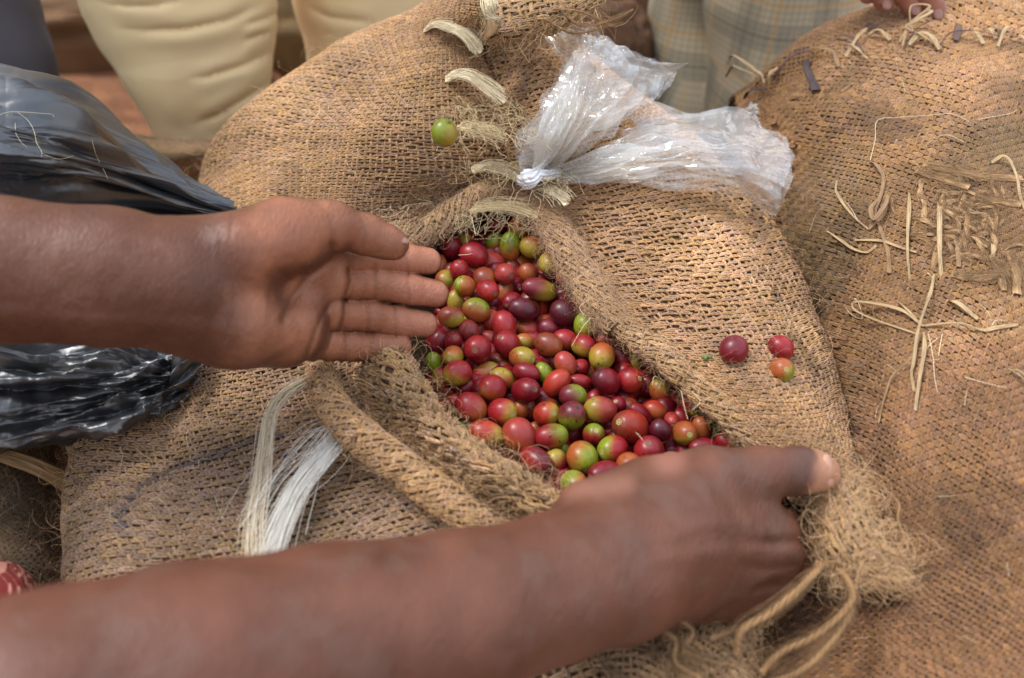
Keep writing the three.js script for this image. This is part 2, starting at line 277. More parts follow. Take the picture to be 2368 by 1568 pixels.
// fibres, strips, ropes
function tubes(list, sides = 3, segs = 14) { // list of [points, r0, r1]
  const pos = [], nor = [], uv = [], idx = [];
  for (const [pts, r0, r1] of list) {
    const cv = new THREE.CatmullRomCurve3(pts, false, 'centripetal'), base = pos.length / 3, ref = new V3(0.31, 0.9, 0.27).normalize();
    for (let k = 0; k <= segs; k++) {
      const t = k / segs, p = cv.getPoint(t), tg = cv.getTangent(t), a1 = tg.clone().cross(ref).normalize(), a2 = a1.clone().cross(tg), r = r0 + (r1 - r0) * t;
      for (let s = 0; s <= sides; s++) { const a = s / sides * Math.PI * 2, d = a1.clone().multiplyScalar(Math.cos(a)).addScaledVector(a2, Math.sin(a)); pos.push(p.x + d.x * r, p.y + d.y * r, p.z + d.z * r); nor.push(d.x, d.y, d.z); uv.push(s / sides, t * 2); }
    }
    for (let k = 0; k < segs; k++) for (let s = 0; s < sides; s++) { const a = base + k * (sides + 1) + s, b = a + sides + 1; idx.push(a, b, a + 1, b, b + 1, a + 1); }
  }
  const g = new THREE.BufferGeometry(); g.setAttribute('position', new THREE.Float32BufferAttribute(pos, 3)); g.setAttribute('normal', new THREE.Float32BufferAttribute(nor, 3)); g.setAttribute('uv', new THREE.Float32BufferAttribute(uv, 2)); g.setIndex(idx);
  return g;
}
function bundle(pts, n, w, r, wild = 0.3, ends = 0.5) { // many fibres following pts within half width w
  const cv = new THREE.CatmullRomCurve3(pts, false, 'centripetal'), L = [];
  for (let q = 0; q < n; q++) {
    const a = gauss() * w, b = gauss() * w * 0.45, t0 = rnd() * 0.08, t1 = 1 - rnd() * 0.2 * ends, ps = [], wx = rr(0, 9), k = 7;
    for (let i = 0; i <= k; i++) {
      const t = t0 + (t1 - t0) * i / k, p = cv.getPoint(t), tg = cv.getTangent(t), sd = tg.clone().cross(new V3(0, 1, 0.4)).normalize(), up = sd.clone().cross(tg).normalize(), fan = (1 + wild * (t * t) * 1.4) * (0.45 + 0.55 * sstep(t, 0, 0.35));
      ps.push(p.addScaledVector(sd, a * fan + w * wild * noise(wx, t * 4, q)).addScaledVector(up, Math.abs(b) * fan + w * wild * 0.5 * noise(wx + 20, t * 4, q)));
    }
    L.push([ps, r * rr(0.7, 1.2), r * rr(0.3, 0.8)]);
  }
  return tubes(L);
}
function strip(pts, w, th, wav = 0.15, upRef) { // a flat fibrous strip, w and th half sizes
  const sd = rnd() * 50, S = tubeSurf(pts, (u) => w * (0.8 + 0.2 * Math.sin(Math.PI * clamp(u, 0.02, 0.98))) * (1 + wav * noise(u * 5, sd, 2)), th / w, upRef);
  const g = grid(S, Math.max(10, pts.length * 6), 8);
  const uv = g.attributes.uv; for (let i = 0; i < uv.count; i++) { const a = uv.getX(i); uv.setXY(i, ((i % 9) / 8) * 0.6, a * 4); }
  const nu = Math.max(10, pts.length * 6), u2 = g.attributes.uv; for (let j = 0; j <= 8; j++) for (let i = 0; i <= nu; i++) u2.setXY(j * (nu + 1) + i, j / 8 * 0.8, i / nu * 2);
  return g;
}
function yarnRope(pts, r, strands = 3, turns = 9) { // plied yarn
  const cv = new THREE.CatmullRomCurve3(pts, false, 'centripetal'), L = [];
  for (let s = 0; s < strands; s++) {
    const ps = [], K = Math.round(turns * 6);
    for (let i = 0; i <= K; i++) { const t = i / K, p = cv.getPoint(t), tg = cv.getTangent(t), sd = tg.clone().cross(new V3(0.1, 1, 0.3)).normalize(), up = sd.clone().cross(tg), a = t * turns * Math.PI * 2 + s / strands * Math.PI * 2; ps.push(p.addScaledVector(sd, Math.cos(a) * r * 0.55).addScaledVector(up, Math.sin(a) * r * 0.55)); }
    L.push([ps, r * 0.62, r * 0.55]);
  }
  return tubes(L, 6, Math.round(turns * 7));
}

// ---------------------------------------------------------------- the sacks
const pts = (s) => s.trim().split(/\s+/).map((t) => { const [x, y, h] = t.split(',').map(Number); return P(x, y, h || 0); });
const rows = (s) => s.trim().split('\n').map(pts);
const down = (p, y, inX = 0, inZ = 0) => new V3(p.x + inX, y, p.z + inZ);
function skirt(R, side, inward = 0.02, floor = -0.53) { // the cloth goes on down the side of the sack
  return R.map((r) => { const e = side === 'L' ? r[0] : r[r.length - 1], s = side === 'L' ? inward : -inward, a = [down(e, e.y - 0.07, s * 0.2), down(e, (e.y + floor) / 2, s), down(e, floor, s * 2)]; return side === 'L' ? [...a.reverse(), ...r] : [...r, ...a]; });
}
function skirtFar(R, floor = -0.53) { const e = R[0]; return [e.map((p) => down(p, floor, 0, -0.02)), e.map((p) => down(p, p.y - 0.09, 0, -0.012)), ...R]; }
const lump = (a, k, o) => (u, v, p) => a * fbm(p.x * k + o, p.y * k, p.z * k, 3);
function cloth(name, S, parent, o, nu = 60, nv = 60) {
  const g = grid(S, nu, nv, -0.0011), m = part(name, g, M.underCloth, parent);
  weave(m, S, o);
  return m;
}
const stain = (k, a, o = 0) => (p) => { const n = fbm(p.x * k + o, p.y * k, p.z * k, 3), d = 1 + a * n; return [d, d * (1 + 0.04 * n), d * (1 + 0.12 * n)]; };

const sack = thing('burlap_sack', 'open brown burlap sack full of coffee cherries, sewn shut with pale sisal above the opening', 'sack');
// left half, from the ear at the top along the sewn seam and round under the hands
const leftRows = rows(`
1080,-90,0.14 1120,-95,0.155 1160,-95,0.162 1210,-90,0.16
985,18,0.095 1040,5,0.125 1100,5,0.14 1150,20,0.135
850,72,0.07 930,78,0.095 1020,95,0.105 1110,110,0.10
700,148,0.045 840,170,0.08 980,190,0.09 1145,215,0.072
555,262,0.02 740,275,0.065 950,300,0.075 1188,330,0.045
488,352,-0.01 700,370,0.045 930,390,0.055 1190,408,0.025
470,440,-0.03 680,450,0.03 880,460,0.035 1120,440,0.014
430,525,-0.04 640,530,0.01 850,520,0.02 1010,520,0.012
345,640,-0.05 560,640,0 760,640,0.005 955,620,0.006
255,790,-0.06 450,800,-0.01 640,800,0.0 930,740,0.004
198,930,-0.05 400,920,-0.005 620,900,0.005 870,850,0.004
171,1030,-0.04 400,1030,0 640,1000,0.008 900,960,0.004
165,1150,-0.03 400,1150,0.005 700,1120,0.010 1000,1080,0.003
164,1300,-0.02 450,1280,0.01 780,1250,0.010 1100,1190,0.002
190,1450,-0.01 520,1420,0.01 900,1380,0.010 1250,1300,0
250,1620,-0.02 600,1600,0.0 1000,1560,0.0 1400,1450,-0.005
330,1850,-0.08 700,1850,-0.07 1050,1800,-0.06 1500,1650,-0.06`);
const SL = patch(skirt(leftRows, 'L', 0.03), (u, v, p) => 0.012 * fbm(p.x * 9, p.y * 9, p.z * 9, 3) + 0.0035 * (1 - 2 * Math.abs(noise(p.x * 7 + 2, p.y * 20, p.z * 26))) * sstep(p.z, 0.02, -0.12));
// dark marked yarn running across the lower half
let inkLine = null;
const tintLow = (p) => {
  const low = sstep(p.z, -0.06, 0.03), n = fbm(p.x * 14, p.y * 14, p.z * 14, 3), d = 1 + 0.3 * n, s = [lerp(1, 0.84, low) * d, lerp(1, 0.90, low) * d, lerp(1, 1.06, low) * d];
  if (inkLine) { let m = 1; for (const q of inkLine) m = Math.min(m, q.distanceTo(p)); const k = 1 - sstep(m, 0.0015, 0.0045); s[0] *= 1 - 0.48 * k; s[1] *= 1 - 0.43 * k; s[2] *= 1 - 0.27 * k; }
  return s;
};
{ const c = new THREE.CatmullRomCurve3(['645,1010', '560,1030', '480,1060', '400,1088', '340,1118', '305,1155', '282,1195', '276,1220'].map((t) => { const [x, y] = t.split(',').map(Number); return onSurf(SL, x, y, 0); })); inkLine = c.getPoints(60); }
const slack = (p) => { // the weave pulls open near the seam and the mouth
  let k = 0; for (const [x, y, h, r, a] of [[1110, 405, 0.02, 0.05, 0.9], [1040, 360, 0.04, 0.05, 0.6], [940, 340, 0.05, 0.04, 0.55], [1000, 490, 0.02, 0.05, 0.75], [930, 400, 0.05, 0.06, 0.5], [1400, 540, 0.03, 0.055, 1], [1490, 600, 0.035, 0.06, 0.75], [1560, 700, 0.03, 0.05, 0.85], [1500, 720, 0.03, 0.03, 0.9], [1650, 800, 0.03, 0.05, 0.5], [1620, 620, 0.03, 0.09, 0.4], [1080, 1180, 0, 0.05, 0.6], [560, 1000, 0, 0.09, 0.3]]) { const d = P(x, y, h).distanceTo(p); k = Math.max(k, a * (1 - sstep(d, r * 0.3, r))); }
  return k;
};
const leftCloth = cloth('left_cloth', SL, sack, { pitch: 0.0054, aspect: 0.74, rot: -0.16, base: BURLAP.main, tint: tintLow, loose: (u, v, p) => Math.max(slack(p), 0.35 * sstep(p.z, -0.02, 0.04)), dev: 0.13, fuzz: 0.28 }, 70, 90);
// right half
const rightRows = rows(`
1112,20,0.122 1185,24,0.125 1215,32,0.12 1245,45,0.11 1275,60,0.095
1107,120,0.094 1200,108,0.10 1260,105,0.098 1310,108,0.09 1345,118,0.07
1112,215,0.069 1225,195,0.09 1300,182,0.09 1370,186,0.08 1428,196,0.055
1150,330,0.042 1280,300,0.07 1370,280,0.072 1455,266,0.058 1530,262,0.03
1167,412,0.022 1320,390,0.05 1430,365,0.056 1535,352,0.042 1632,352,0.015
1255,490,0.015 1380,480,0.034 1520,465,0.044 1640,458,0.028 1740,472,-0.005
1310,580,0.010 1440,580,0.028 1590,575,0.038 1715,572,0.026 1810,572,-0.012
1380,690,0.008 1520,690,0.026 1670,690,0.034 1785,690,0.020 1860,690,-0.017
1450,785,0.008 1600,800,0.026 1730,805,0.030 1835,805,0.013 1897,800,-0.022
1570,880,0.008 1690,900,0.024 1790,910,0.026 1875,910,0.010 1925,905,-0.022
1670,985,0.008 1770,1000,0.022 1845,1010,0.022 1905,1010,0.008 1950,1005,-0.022
1760,1060,0.008 1830,1080,0.018 1890,1090,0.016 1935,1100,0.006 1972,1090,-0.022
1830,1160,0.0 1870,1170,0.006 1910,1190,0.0 1945,1200,-0.01 1985,1200,-0.04`);
const SR = patch(skirt(skirtFar(rightRows), 'R', 0.03), (u, v, p) => 0.007 * fbm(p.x * 11 + 4, p.y * 11, p.z * 11, 3) + 0.003 * (1 - 2 * Math.abs(noise(p.x * 22 + 2, p.y * 20, p.z * 14))));
const stR = stain(26, 0.45, 7), speckle = (p) => { const s = stR(p), n = noise(p.x * 60, p.y * 60, p.z * 60), k = n > 0.42 && noise(p.x * 14 + 3, p.y * 14, p.z * 14) > 0.05 ? 0.62 : 1; return [s[0] * k, s[1] * k * 0.97, s[2] * k * 0.96]; };
const rightCloth = cloth('right_cloth', SR, sack, { pitch: 0.0054, aspect: 0.8, rot: -0.08, base: [0.475, 0.275, 0.135], tint: speckle, loose: (u, v, p) => Math.max(slack(p), 0.22), dev: 0.16, fuzz: 0.3 }, 60, 60);
// near side, below the gripping hand
const SB = patch([...rows(`
1120,1330,-0.011 1300,1270,-0.044 1480,1220,-0.042 1640,1200,-0.044 1780,1180,-0.050 1880,1230,-0.080
1230,1400,-0.011 1370,1360,-0.042 1530,1330,-0.038 1680,1320,-0.040 1800,1300,-0.055 1850,1340,-0.100
1330,1470,-0.011 1450,1455,-0.024 1580,1450,-0.020 1680,1455,-0.026 1735,1460,-0.041 1750,1480,-0.096
1400,1560,-0.005 1510,1545,-0.006 1610,1545,-0.002 1680,1550,-0.010 1718,1555,-0.031 1725,1575,-0.096
1500,1700,-0.020 1580,1690,-0.010 1640,1690,-0.010 1690,1690,-0.020 1720,1690,-0.050 1730,1700,-0.120`)], (u, v, p) => 0.004 * Math.sin((p.x * 0.75 - p.z) * 240 + 2 * noise(p.x * 20, 3, p.z * 20)) * sstep(p.z, 0.1, 0.16) + 0.006 * fbm(p.x * 14, 2, p.z * 14));
cloth('near_cloth', SB, sack, { pitch: 0.0046, rot: 0.5, base: [0.42, 0.25, 0.12], tint: stain(25, 0.5, 3), loose: () => 0.3, dev: 0.2, fuzz: 0.8 }, 50, 50);

// rolled rims and hem
const rimPts = (s) => pts(s);
function rim(name, s, r, o = {}) {
  const S = tubeSurf(rimPts(s), (u) => r * (0.72 + 0.28 * Math.sin(Math.PI * clamp(u, 0.03, 0.97))) , o.flat ?? 0.8, undefined, (u, v, p) => r * 0.22 * fbm(p.x * 60, p.y * 60, p.z * 60, 2));
  const m = part(name, grid(S, 50, 16, -0.0004), M.rimCloth, sack);
  weave(m, S, { pitch: 0.0038, rot: o.rot ?? 0.35, base: o.base ?? BURLAP.rim, dev: 0.4, fuzz: o.fuzz ?? 3, hair: o.hair ?? 0.008, tint: stain(40, 0.4, 2), thick: 1.05, weft: o.weft ?? WEFT });
  return S;
}
rim('left_rim', '1190,424,0.026 1140,438,0.025 1095,460,0.022 1050,492,0.018 1005,525,0.016 960,548,0.012 900,560,0.004', 0.0105, { fuzz: 7, rot: 0.5, hair: 0.0045 });
rim('right_rim', '1216,436,0.026 1256,482,0.022 1291,540,0.018 1334,620,0.016 1381,690,0.015 1434,760,0.014', 0.0125, { fuzz: 12, base: [0.41, 0.245, 0.13], hair: 0.0052, flat: 0.65 });
rim('right_rim', '1427,742,0.014 1482,790,0.015 1542,828,0.016 1612,890,0.015 1687,955,0.014 1762,1015,0.013 1852,1062,0.010 1922,1100,0.004', 0.0095, { fuzz: 7, base: [0.46, 0.27, 0.13], flat: 0.75, hair: 0.0045 });
rim('rolled_hem', '738,838,0.014 750,900,0.024 784,960,0.029 846,1020,0.031 926,1078,0.031 1006,1136,0.029 1086,1192,0.026 1170,1245,0.016', 0.0098, { flat: 0.95, base: [0.43, 0.245, 0.115], fuzz: 4, rot: 0.6, hair: 0.0045 });
// the turned-in flap between the hem and the cherries
const SF = patch(rows(`
812,846,-0.008 850,827,0.016 886,815,0.028 923,808,0.020 943,820,0.002
818,901,-0.008 865,887,0.018 911,877,0.030 953,870,0.020 976,884,0.002
857,961,-0.006 905,947,0.019 951,935,0.030 993,933,0.020 1016,948,0.002
922,1016,-0.004 965,1004,0.019 1006,995,0.030 1046,993,0.020 1068,1008,0.002
1002,1071,-0.004 1045,1062,0.019 1086,1055,0.030 1128,1050,0.020 1150,1064,0.002
1082,1126,-0.004 1130,1122,0.018 1176,1113,0.029 1216,1106,0.020 1240,1116,0.002
1172,1186,-0.006 1220,1182,0.016 1266,1170,0.026 1303,1158,0.017 1323,1163,0.0
1262,1256,-0.010 1310,1242,0.008 1356,1225,0.016 1398,1208,0.008 1418,1208,-0.004`), (u, v, p) => 0.004 * fbm(p.x * 34, p.y * 34, p.z * 34, 3));
cloth('folded_flap', SF, sack, { pitch: 0.0060, rot: 0.75, base: [0.46, 0.272, 0.13], dev: 0.5, fuzz: 2, tint: stain(45, 0.7, 11), loose: (u, v) => 0.1 + 0.5 * sstep(v, 0.5, 0.9), thick: 1.45 }, 40, 50);
// loose tail of cloth beside the thumb
const ST = patch(rows(`
1900,1085,0.020 1925,1092,0.026 1950,1098,0.024 1972,1108,0.012
1890,1140,0.012 1930,1145,0.024 1968,1155,0.026 1998,1165,0.010
1885,1205,0.004 1935,1208,0.022 1988,1215,0.024 2030,1228,0.006
1890,1265,-0.004 1945,1268,0.016 2005,1270,0.020 2060,1282,0.004
1905,1305,-0.01 1965,1305,0.010 2030,1312,0.014 2092,1322,0.002
1935,1318,-0.015 1995,1325,0.006 2055,1338,0.010 2112,1348,0.0`), (u, v, p) => 0.006 * fbm(p.x * 32, p.y * 32, p.z * 32, 3));
cloth('torn_tail', ST, sack, { pitch: 0.0038, rot: 1.1, base: [0.46, 0.275, 0.13], dev: 0.45, fuzz: 4, hair: 0.010, tint: stain(40, 0.6, 21), loose: (u, v) => 0.05 + 0.4 * sstep(v, 0.6, 1), thick: 1.2 }, 30, 30);
{ const L = []; for (let k = 0; k < 90; k++) { const u = rr(0.1, 1), v = rr(0.75, 1), f = ST.frame(u, v), d = f.dv.clone().normalize().multiplyScalar(0.55).addScaledVector(f.du.clone().normalize(), 0.5 + 0.4 * gauss()).normalize(), l = rr(0.008, 0.026), ps = []; for (let i = 0; i < 5; i++) ps.push(f.p.clone().addScaledVector(d, l * i / 4).add(new V3(gauss() * 0.0008 * i, gauss() * 0.0006 * i - 0.0004 * i * i * 0.6, gauss() * 0.0008 * i))); L.push([ps, 0.0005, 0.0002]); } part('frayed_threads', tubes(L, 4, 12), new THREE.MeshStandardMaterial({ color: RGB(0.43, 0.25, 0.115), roughness: 0.9 }), sack, 'stuff'); }
// folded ear of spare cloth at the top
const SE = tubeSurf(pts('1150,38,0.135 1215,30,0.142 1275,20,0.146 1330,8,0.150 1385,-12,0.155'), (u) => 0.024 * (1 - 0.5 * u), 0.62, undefined, (u, v, p) => 0.006 * fbm(p.x * 40, p.y * 40, p.z * 40, 3));
{ const m = part('folded_ear', grid(SE, 36, 18, -0.0008), M.underCloth, sack); weave(m, SE, { pitch: 0.0046, rot: 0.15, base: [0.40, 0.24, 0.115], dev: 0.35, fuzz: 1.8, hair: 0.014, tint: stain(30, 0.6, 5) }); }

// loose yarns
const jute = (c) => new THREE.MeshStandardMaterial({ color: RGB(...c), roughness: 0.9, map: TX.fibreCol, bumpMap: TX.fibre, bumpScale: 0.0005, side: THREE.DoubleSide });
M.jute = jute([0.44, 0.25, 0.11]); M.juteDark = jute([0.40, 0.225, 0.1]); M.darn = jute([0.60, 0.37, 0.185]); M.darnDark = jute([0.50, 0.29, 0.14]);
const yarnPaths = [
  ['1900,1306,0.012 1872,1335,0.020 1848,1362,0.020 1782,1416,0.016 1712,1462,0.018 1704,1512,0.010', 0.0040, 10],
  ['1892,1300,0.010 1862,1352,0.016 1800,1396,0.016 1735,1440,0.016 1640,1478,0.014', 0.0030, 9],
  ['1940,1320,0.012 1962,1350,0.018 1970,1385,0.020 1935,1432,0.016 1872,1478,0.010 1805,1510,0.006 1760,1556,-0.002', 0.0036, 11],
  ['1955,1330,0.014 1972,1400,0.018 1920,1486,0.010 1850,1552,0.002 1780,1580,-0.005', 0.0032, 11],
  ['1500,1440,0.020 1560,1432,0.024 1600,1462,0.024 1580,1500,0.024 1640,1530,0.020 1720,1540,0.010', 0.0026, 9],
  ['1440,1455,0.018 1500,1452,0.022 1560,1480,0.024 1560,1530,0.022 1620,1568,0.018', 0.0026, 9],
  ['1300,30,0.165 1340,58,0.155 1400,52,0.155 1450,30,0.16', 0.0016, 6],
  ['1260,45,0.15 1320,75,0.14 1380,68,0.14 1465,22,0.16', 0.0016, 6],
  ['1280,20,0.16 1345,28,0.16 1410,60,0.15 1440,52,0.155', 0.0014, 6],
];
for (const [s, r, t] of yarnPaths) part('loose_yarn', mergeGeometries([yarnRope(pts(s), r * 0.5, 3, t * 0.62), bundle(pts(s), 34, r * 0.62, 0.00014, 0.7, 0.5)]), M.jute, sack);
part('loose_yarn', tubes([[pts('1925,1046,0.02 1965,1070,0.03 2011,1102,0.022 2050,1135,0.02 2078,1165,0.02 2076,1200,0.02 2090,1245,0.018 2098,1272,0.02 2070,1285,0.02 2052,1276,0.022'), 0.0008, 0.0006]], 5, 50), M.jute, sack);
// pale sisal stitches
function stitch(s, w, name = 'sisal_stitch', m = 'sisal', wild = 0.25) {
  const p = pts(s), g = part(name, mergeGeometries([strip(p, w * 0.6, w * 0.16, 0.3), bundle(p, 26, w * 0.5, 0.0006, wild * 0.8, 0.4)]), M[m], sack);
  part('sisal_fibres', bundle(p, 70, w * 0.66, 0.0002, wild + 0.25, 0.9), M[m === 'sisal' ? 'sisalHair' : 'sisalDull'], g, 'stuff');
}
stitch('1122,-20,0.1780 1133,15,0.1760 1137,45,0.1660 1125,90,0.1220', 0.0066);
stitch('980,72,0.1080 1000,60,0.1150 1030,60,0.1210 1075,78,0.1190 1112,122,0.1080', 0.0054);
stitch('1030,186,0.0920 1050,175,0.0960 1082,176,0.0990 1125,202,0.0920 1168,236,0.0850', 0.0054);
stitch('1056,298,0.0780 1080,294,0.0770 1115,300,0.0760 1170,314,0.0700', 0.0046, 'sisal_stitch', 'sisalDull', 0.8);
stitch('1090,394,0.0440 1120,386,0.0450 1160,392,0.0450 1200,410,0.0390 1240,428,0.0380 1280,444,0.0430 1310,474,0.0440', 0.0050, 'sisal_stitch', 'sisal', 0.9);
stitch('1085,492,0.0220 1110,480,0.0230 1150,476,0.0250 1198,482,0.0240 1245,500,0.0240', 0.0062, 'sisal_stitch', 'sisalDull', 0.5);
mat('sisalCream', { color: RGB(0.72, 0.60, 0.42), roughness: 0.45 });
// the sisal tail hanging over the near side
const tailA = '760,858,0.008 742,868,0.018 700,885,0.022 662,908,0.022 634,942,0.022 620,985,0.021 614,1050,0.02 606,1120,0.02 594,1190,0.022 588,1250,0.022 596,1330,0.022', tailB = '830,968,0.000 806,990,0.012 770,1030,0.024 730,1078,0.022 690,1130,0.022 655,1200,0.022 630,1265,0.022 612,1340,0.022';
const tail = part('sisal_tail', bundle(pts(tailA), 46, 0.0030, 0.00026, 0.6, 0.35), M.sisalCream, sack);
part('sisal_tail', bundle(pts(tailB), 120, 0.0038, 0.00027, 0.35, 0.3), M.sisalWhite, sack);
part('sisal_tail', bundle(pts('826,962,0.000 800,985,0.014 775,1000,0.026 735,1045,0.024 680,1110,0.022 640,1180,0.022 605,1260,0.022'), 30, 0.010, 0.00018, 0.6, 0.9), M.sisalWhite, sack);
// stray fibres: tangle by the seam, threads lying on the cloth
{
  const L = [];
  for (let k = 0; k < 150; k++) { const x = rr(1040, 1250), y = 235 + gauss() * 45, h = 0.075, ps = [], a = rr(0, 6.28); for (let i = 0; i < 5; i++) ps.push(P(x + Math.cos(a) * i * 20 + gauss() * 12, y + Math.sin(a) * i * 14 + gauss() * 12 + 30, h + 0.012 * rnd())); L.push([ps, 0.00022, 0.00012]); }
  for (let k = 0; k < 90; k++) { const x = rr(1050, 1330), y = 400 + gauss() * 26, ps = [], a = rr(0, 6.28); for (let i = 0; i < 5; i++) ps.push(P(x + Math.cos(a) * i * 16 + gauss() * 10, y + Math.sin(a) * i * 14 + gauss() * 10, 0.045 + 0.014 * rnd())); L.push([ps, 0.0002, 0.00012]); }
  for (let k = 0; k < 46; k++) { const x = rr(1020, 1260), ps = [], y = rr(478, 498); for (let i = 0; i < 5; i++) ps.push(P(x + gauss() * 14 + i * 7 * gauss(), y + i * rr(6, 18), 0.026 - 0.002 * i)); L.push([ps, 0.00016, 0.0001]); }
  part('stray_fibres', tubes(L), M.sisalDull, sack, 'stuff');
  const L2 = [];
  const drop = (S, n, x0, x1, y0, y1, len, lift) => { for (let k = 0; k < n; k++) { const x = rr(x0, x1), y = rr(y0, y1), a = rr(0, 6.28), ps = []; let b = a; for (let i = 0; i < 5; i++) { ps.push([x + Math.cos(b) * i * len / 4, y + Math.sin(b) * i * len / 4]); b += gauss() * 0.3; } L2.push([ps.map(([q, w], i) => onSurf(S, q, w, lift * (0.6 + rnd() * (i % 4 ? 1.6 : 0.4)))), 0.00014, 0.00008]); } };
  drop(SL, 18, 560, 1100, 200, 520, 46, 0.003); drop(SL, 22, 190, 720, 880, 1290, 60, 0.0035); drop(SR, 16, 1330, 1880, 460, 1000, 44, 0.003); drop(SL, 24, 880, 1010, 470, 540, 60, 0.008);
  for (const t of ['1365,735,0.02 1345,760,0.03 1322,800,0.03', '1368,690,0.02 1340,712,0.03 1350,728,0.03', '1535,880,0.02 1512,872,0.03 1508,890,0.028', '1600,905,0.02 1618,930,0.03 1602,948,0.03', '1575,905,0.03 1582,940,0.032 1590,970,0.03', '1470,1000,0.032 1478,1008,0.034 1486,1018,0.034', '1090,500,0.03 1102,545,0.036 1112,510,0.036 1118,490,0.03', '1060,590,0.03 1085,588,0.034 1092,586,0.034']) L2.push([pts(t), 0.00018, 0.00012]);
  part('stray_fibres', tubes(L2), M.sisalHair, sack, 'stuff');
}
// inside of the mouth
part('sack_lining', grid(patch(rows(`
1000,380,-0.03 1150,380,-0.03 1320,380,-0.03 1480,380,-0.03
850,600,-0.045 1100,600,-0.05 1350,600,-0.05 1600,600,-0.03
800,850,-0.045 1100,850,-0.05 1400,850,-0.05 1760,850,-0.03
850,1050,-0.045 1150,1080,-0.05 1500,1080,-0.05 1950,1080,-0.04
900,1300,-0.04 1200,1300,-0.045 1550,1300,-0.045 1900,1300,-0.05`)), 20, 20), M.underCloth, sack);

// ---- the sack on the right
const sackB = thing('burlap_sack', 'darker brown burlap sack on the right, laced with straw and patched', 'sack');
const SBk = patch(skirtFar(skirt(rows(`
1690,228,-0.03 1800,132,0.03 1930,46,0.06 2120,-12,0.08 2300,-30,0.088 2520,-40,0.09
1705,262,-0.01 1850,190,0.042 2020,120,0.072 2200,90,0.083 2340,88,0.087 2520,90,0.088
1650,335,-0.080 1860,320,0.028 2050,280,0.062 2230,260,0.078 2360,260,0.082 2540,260,0.082
1680,450,-0.105 1900,460,0.018 2080,450,0.052 2260,440,0.068 2380,440,0.074 2560,440,0.074
1730,640,-0.115 1950,640,0.008 2110,640,0.042 2290,640,0.057 2410,640,0.062 2580,640,0.062
1780,830,-0.115 1990,830,-0.002 2140,840,0.033 2310,850,0.048 2430,850,0.052 2600,850,0.05
1820,1030,-0.115 2030,1050,-0.007 2170,1060,0.023 2330,1070,0.038 2450,1075,0.042 2620,1080,0.04
1780,1250,-0.125 2020,1270,-0.022 2180,1290,0.013 2350,1300,0.027 2470,1310,0.03 2640,1320,0.025
1670,1450,-0.115 1960,1470,-0.032 2150,1490,-0.002 2350,1510,0.012 2480,1520,0.015 2660,1530,0.008
1530,1640,-0.125 1850,1660,-0.045 2100,1690,-0.018 2350,1710,-0.004 2500,1720,-0.004 2680,1730,-0.02
1490,1850,-0.170 1820,1870,-0.10 2080,1900,-0.075 2340,1920,-0.06 2500,1920,-0.06 2700,1930,-0.08`), 'R', 0.02)), (u, v, p) => 0.008 * fbm(p.x * 9 + 2, p.y * 9, p.z * 9, 3) + 0.004 * (1 - 2 * Math.abs(noise(p.x * 12 + 5, p.y * 12, p.z * 16))));
const stB = stain(18, 0.55, 31);
const hole = [];
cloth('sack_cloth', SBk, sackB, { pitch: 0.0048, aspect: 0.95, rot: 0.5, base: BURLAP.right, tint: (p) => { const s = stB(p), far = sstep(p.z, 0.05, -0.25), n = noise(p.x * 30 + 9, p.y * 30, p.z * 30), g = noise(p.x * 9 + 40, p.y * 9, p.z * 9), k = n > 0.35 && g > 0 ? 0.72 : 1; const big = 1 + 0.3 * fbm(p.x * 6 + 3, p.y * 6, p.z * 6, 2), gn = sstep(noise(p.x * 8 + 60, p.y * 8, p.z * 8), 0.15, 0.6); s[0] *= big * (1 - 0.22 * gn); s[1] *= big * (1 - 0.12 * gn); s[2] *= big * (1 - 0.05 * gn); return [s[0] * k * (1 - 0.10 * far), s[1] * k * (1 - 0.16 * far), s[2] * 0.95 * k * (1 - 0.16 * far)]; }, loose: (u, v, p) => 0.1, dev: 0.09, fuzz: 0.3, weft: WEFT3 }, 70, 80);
const onB = (s, lift = 0.002) => s.trim().split(/\s+/).map((t) => { const [x, y, l] = t.split(',').map(Number); return onSurf(SBk, x, y, lift + (l || 0)); });
const kB = 0.00031; // metres per picture unit on this sack
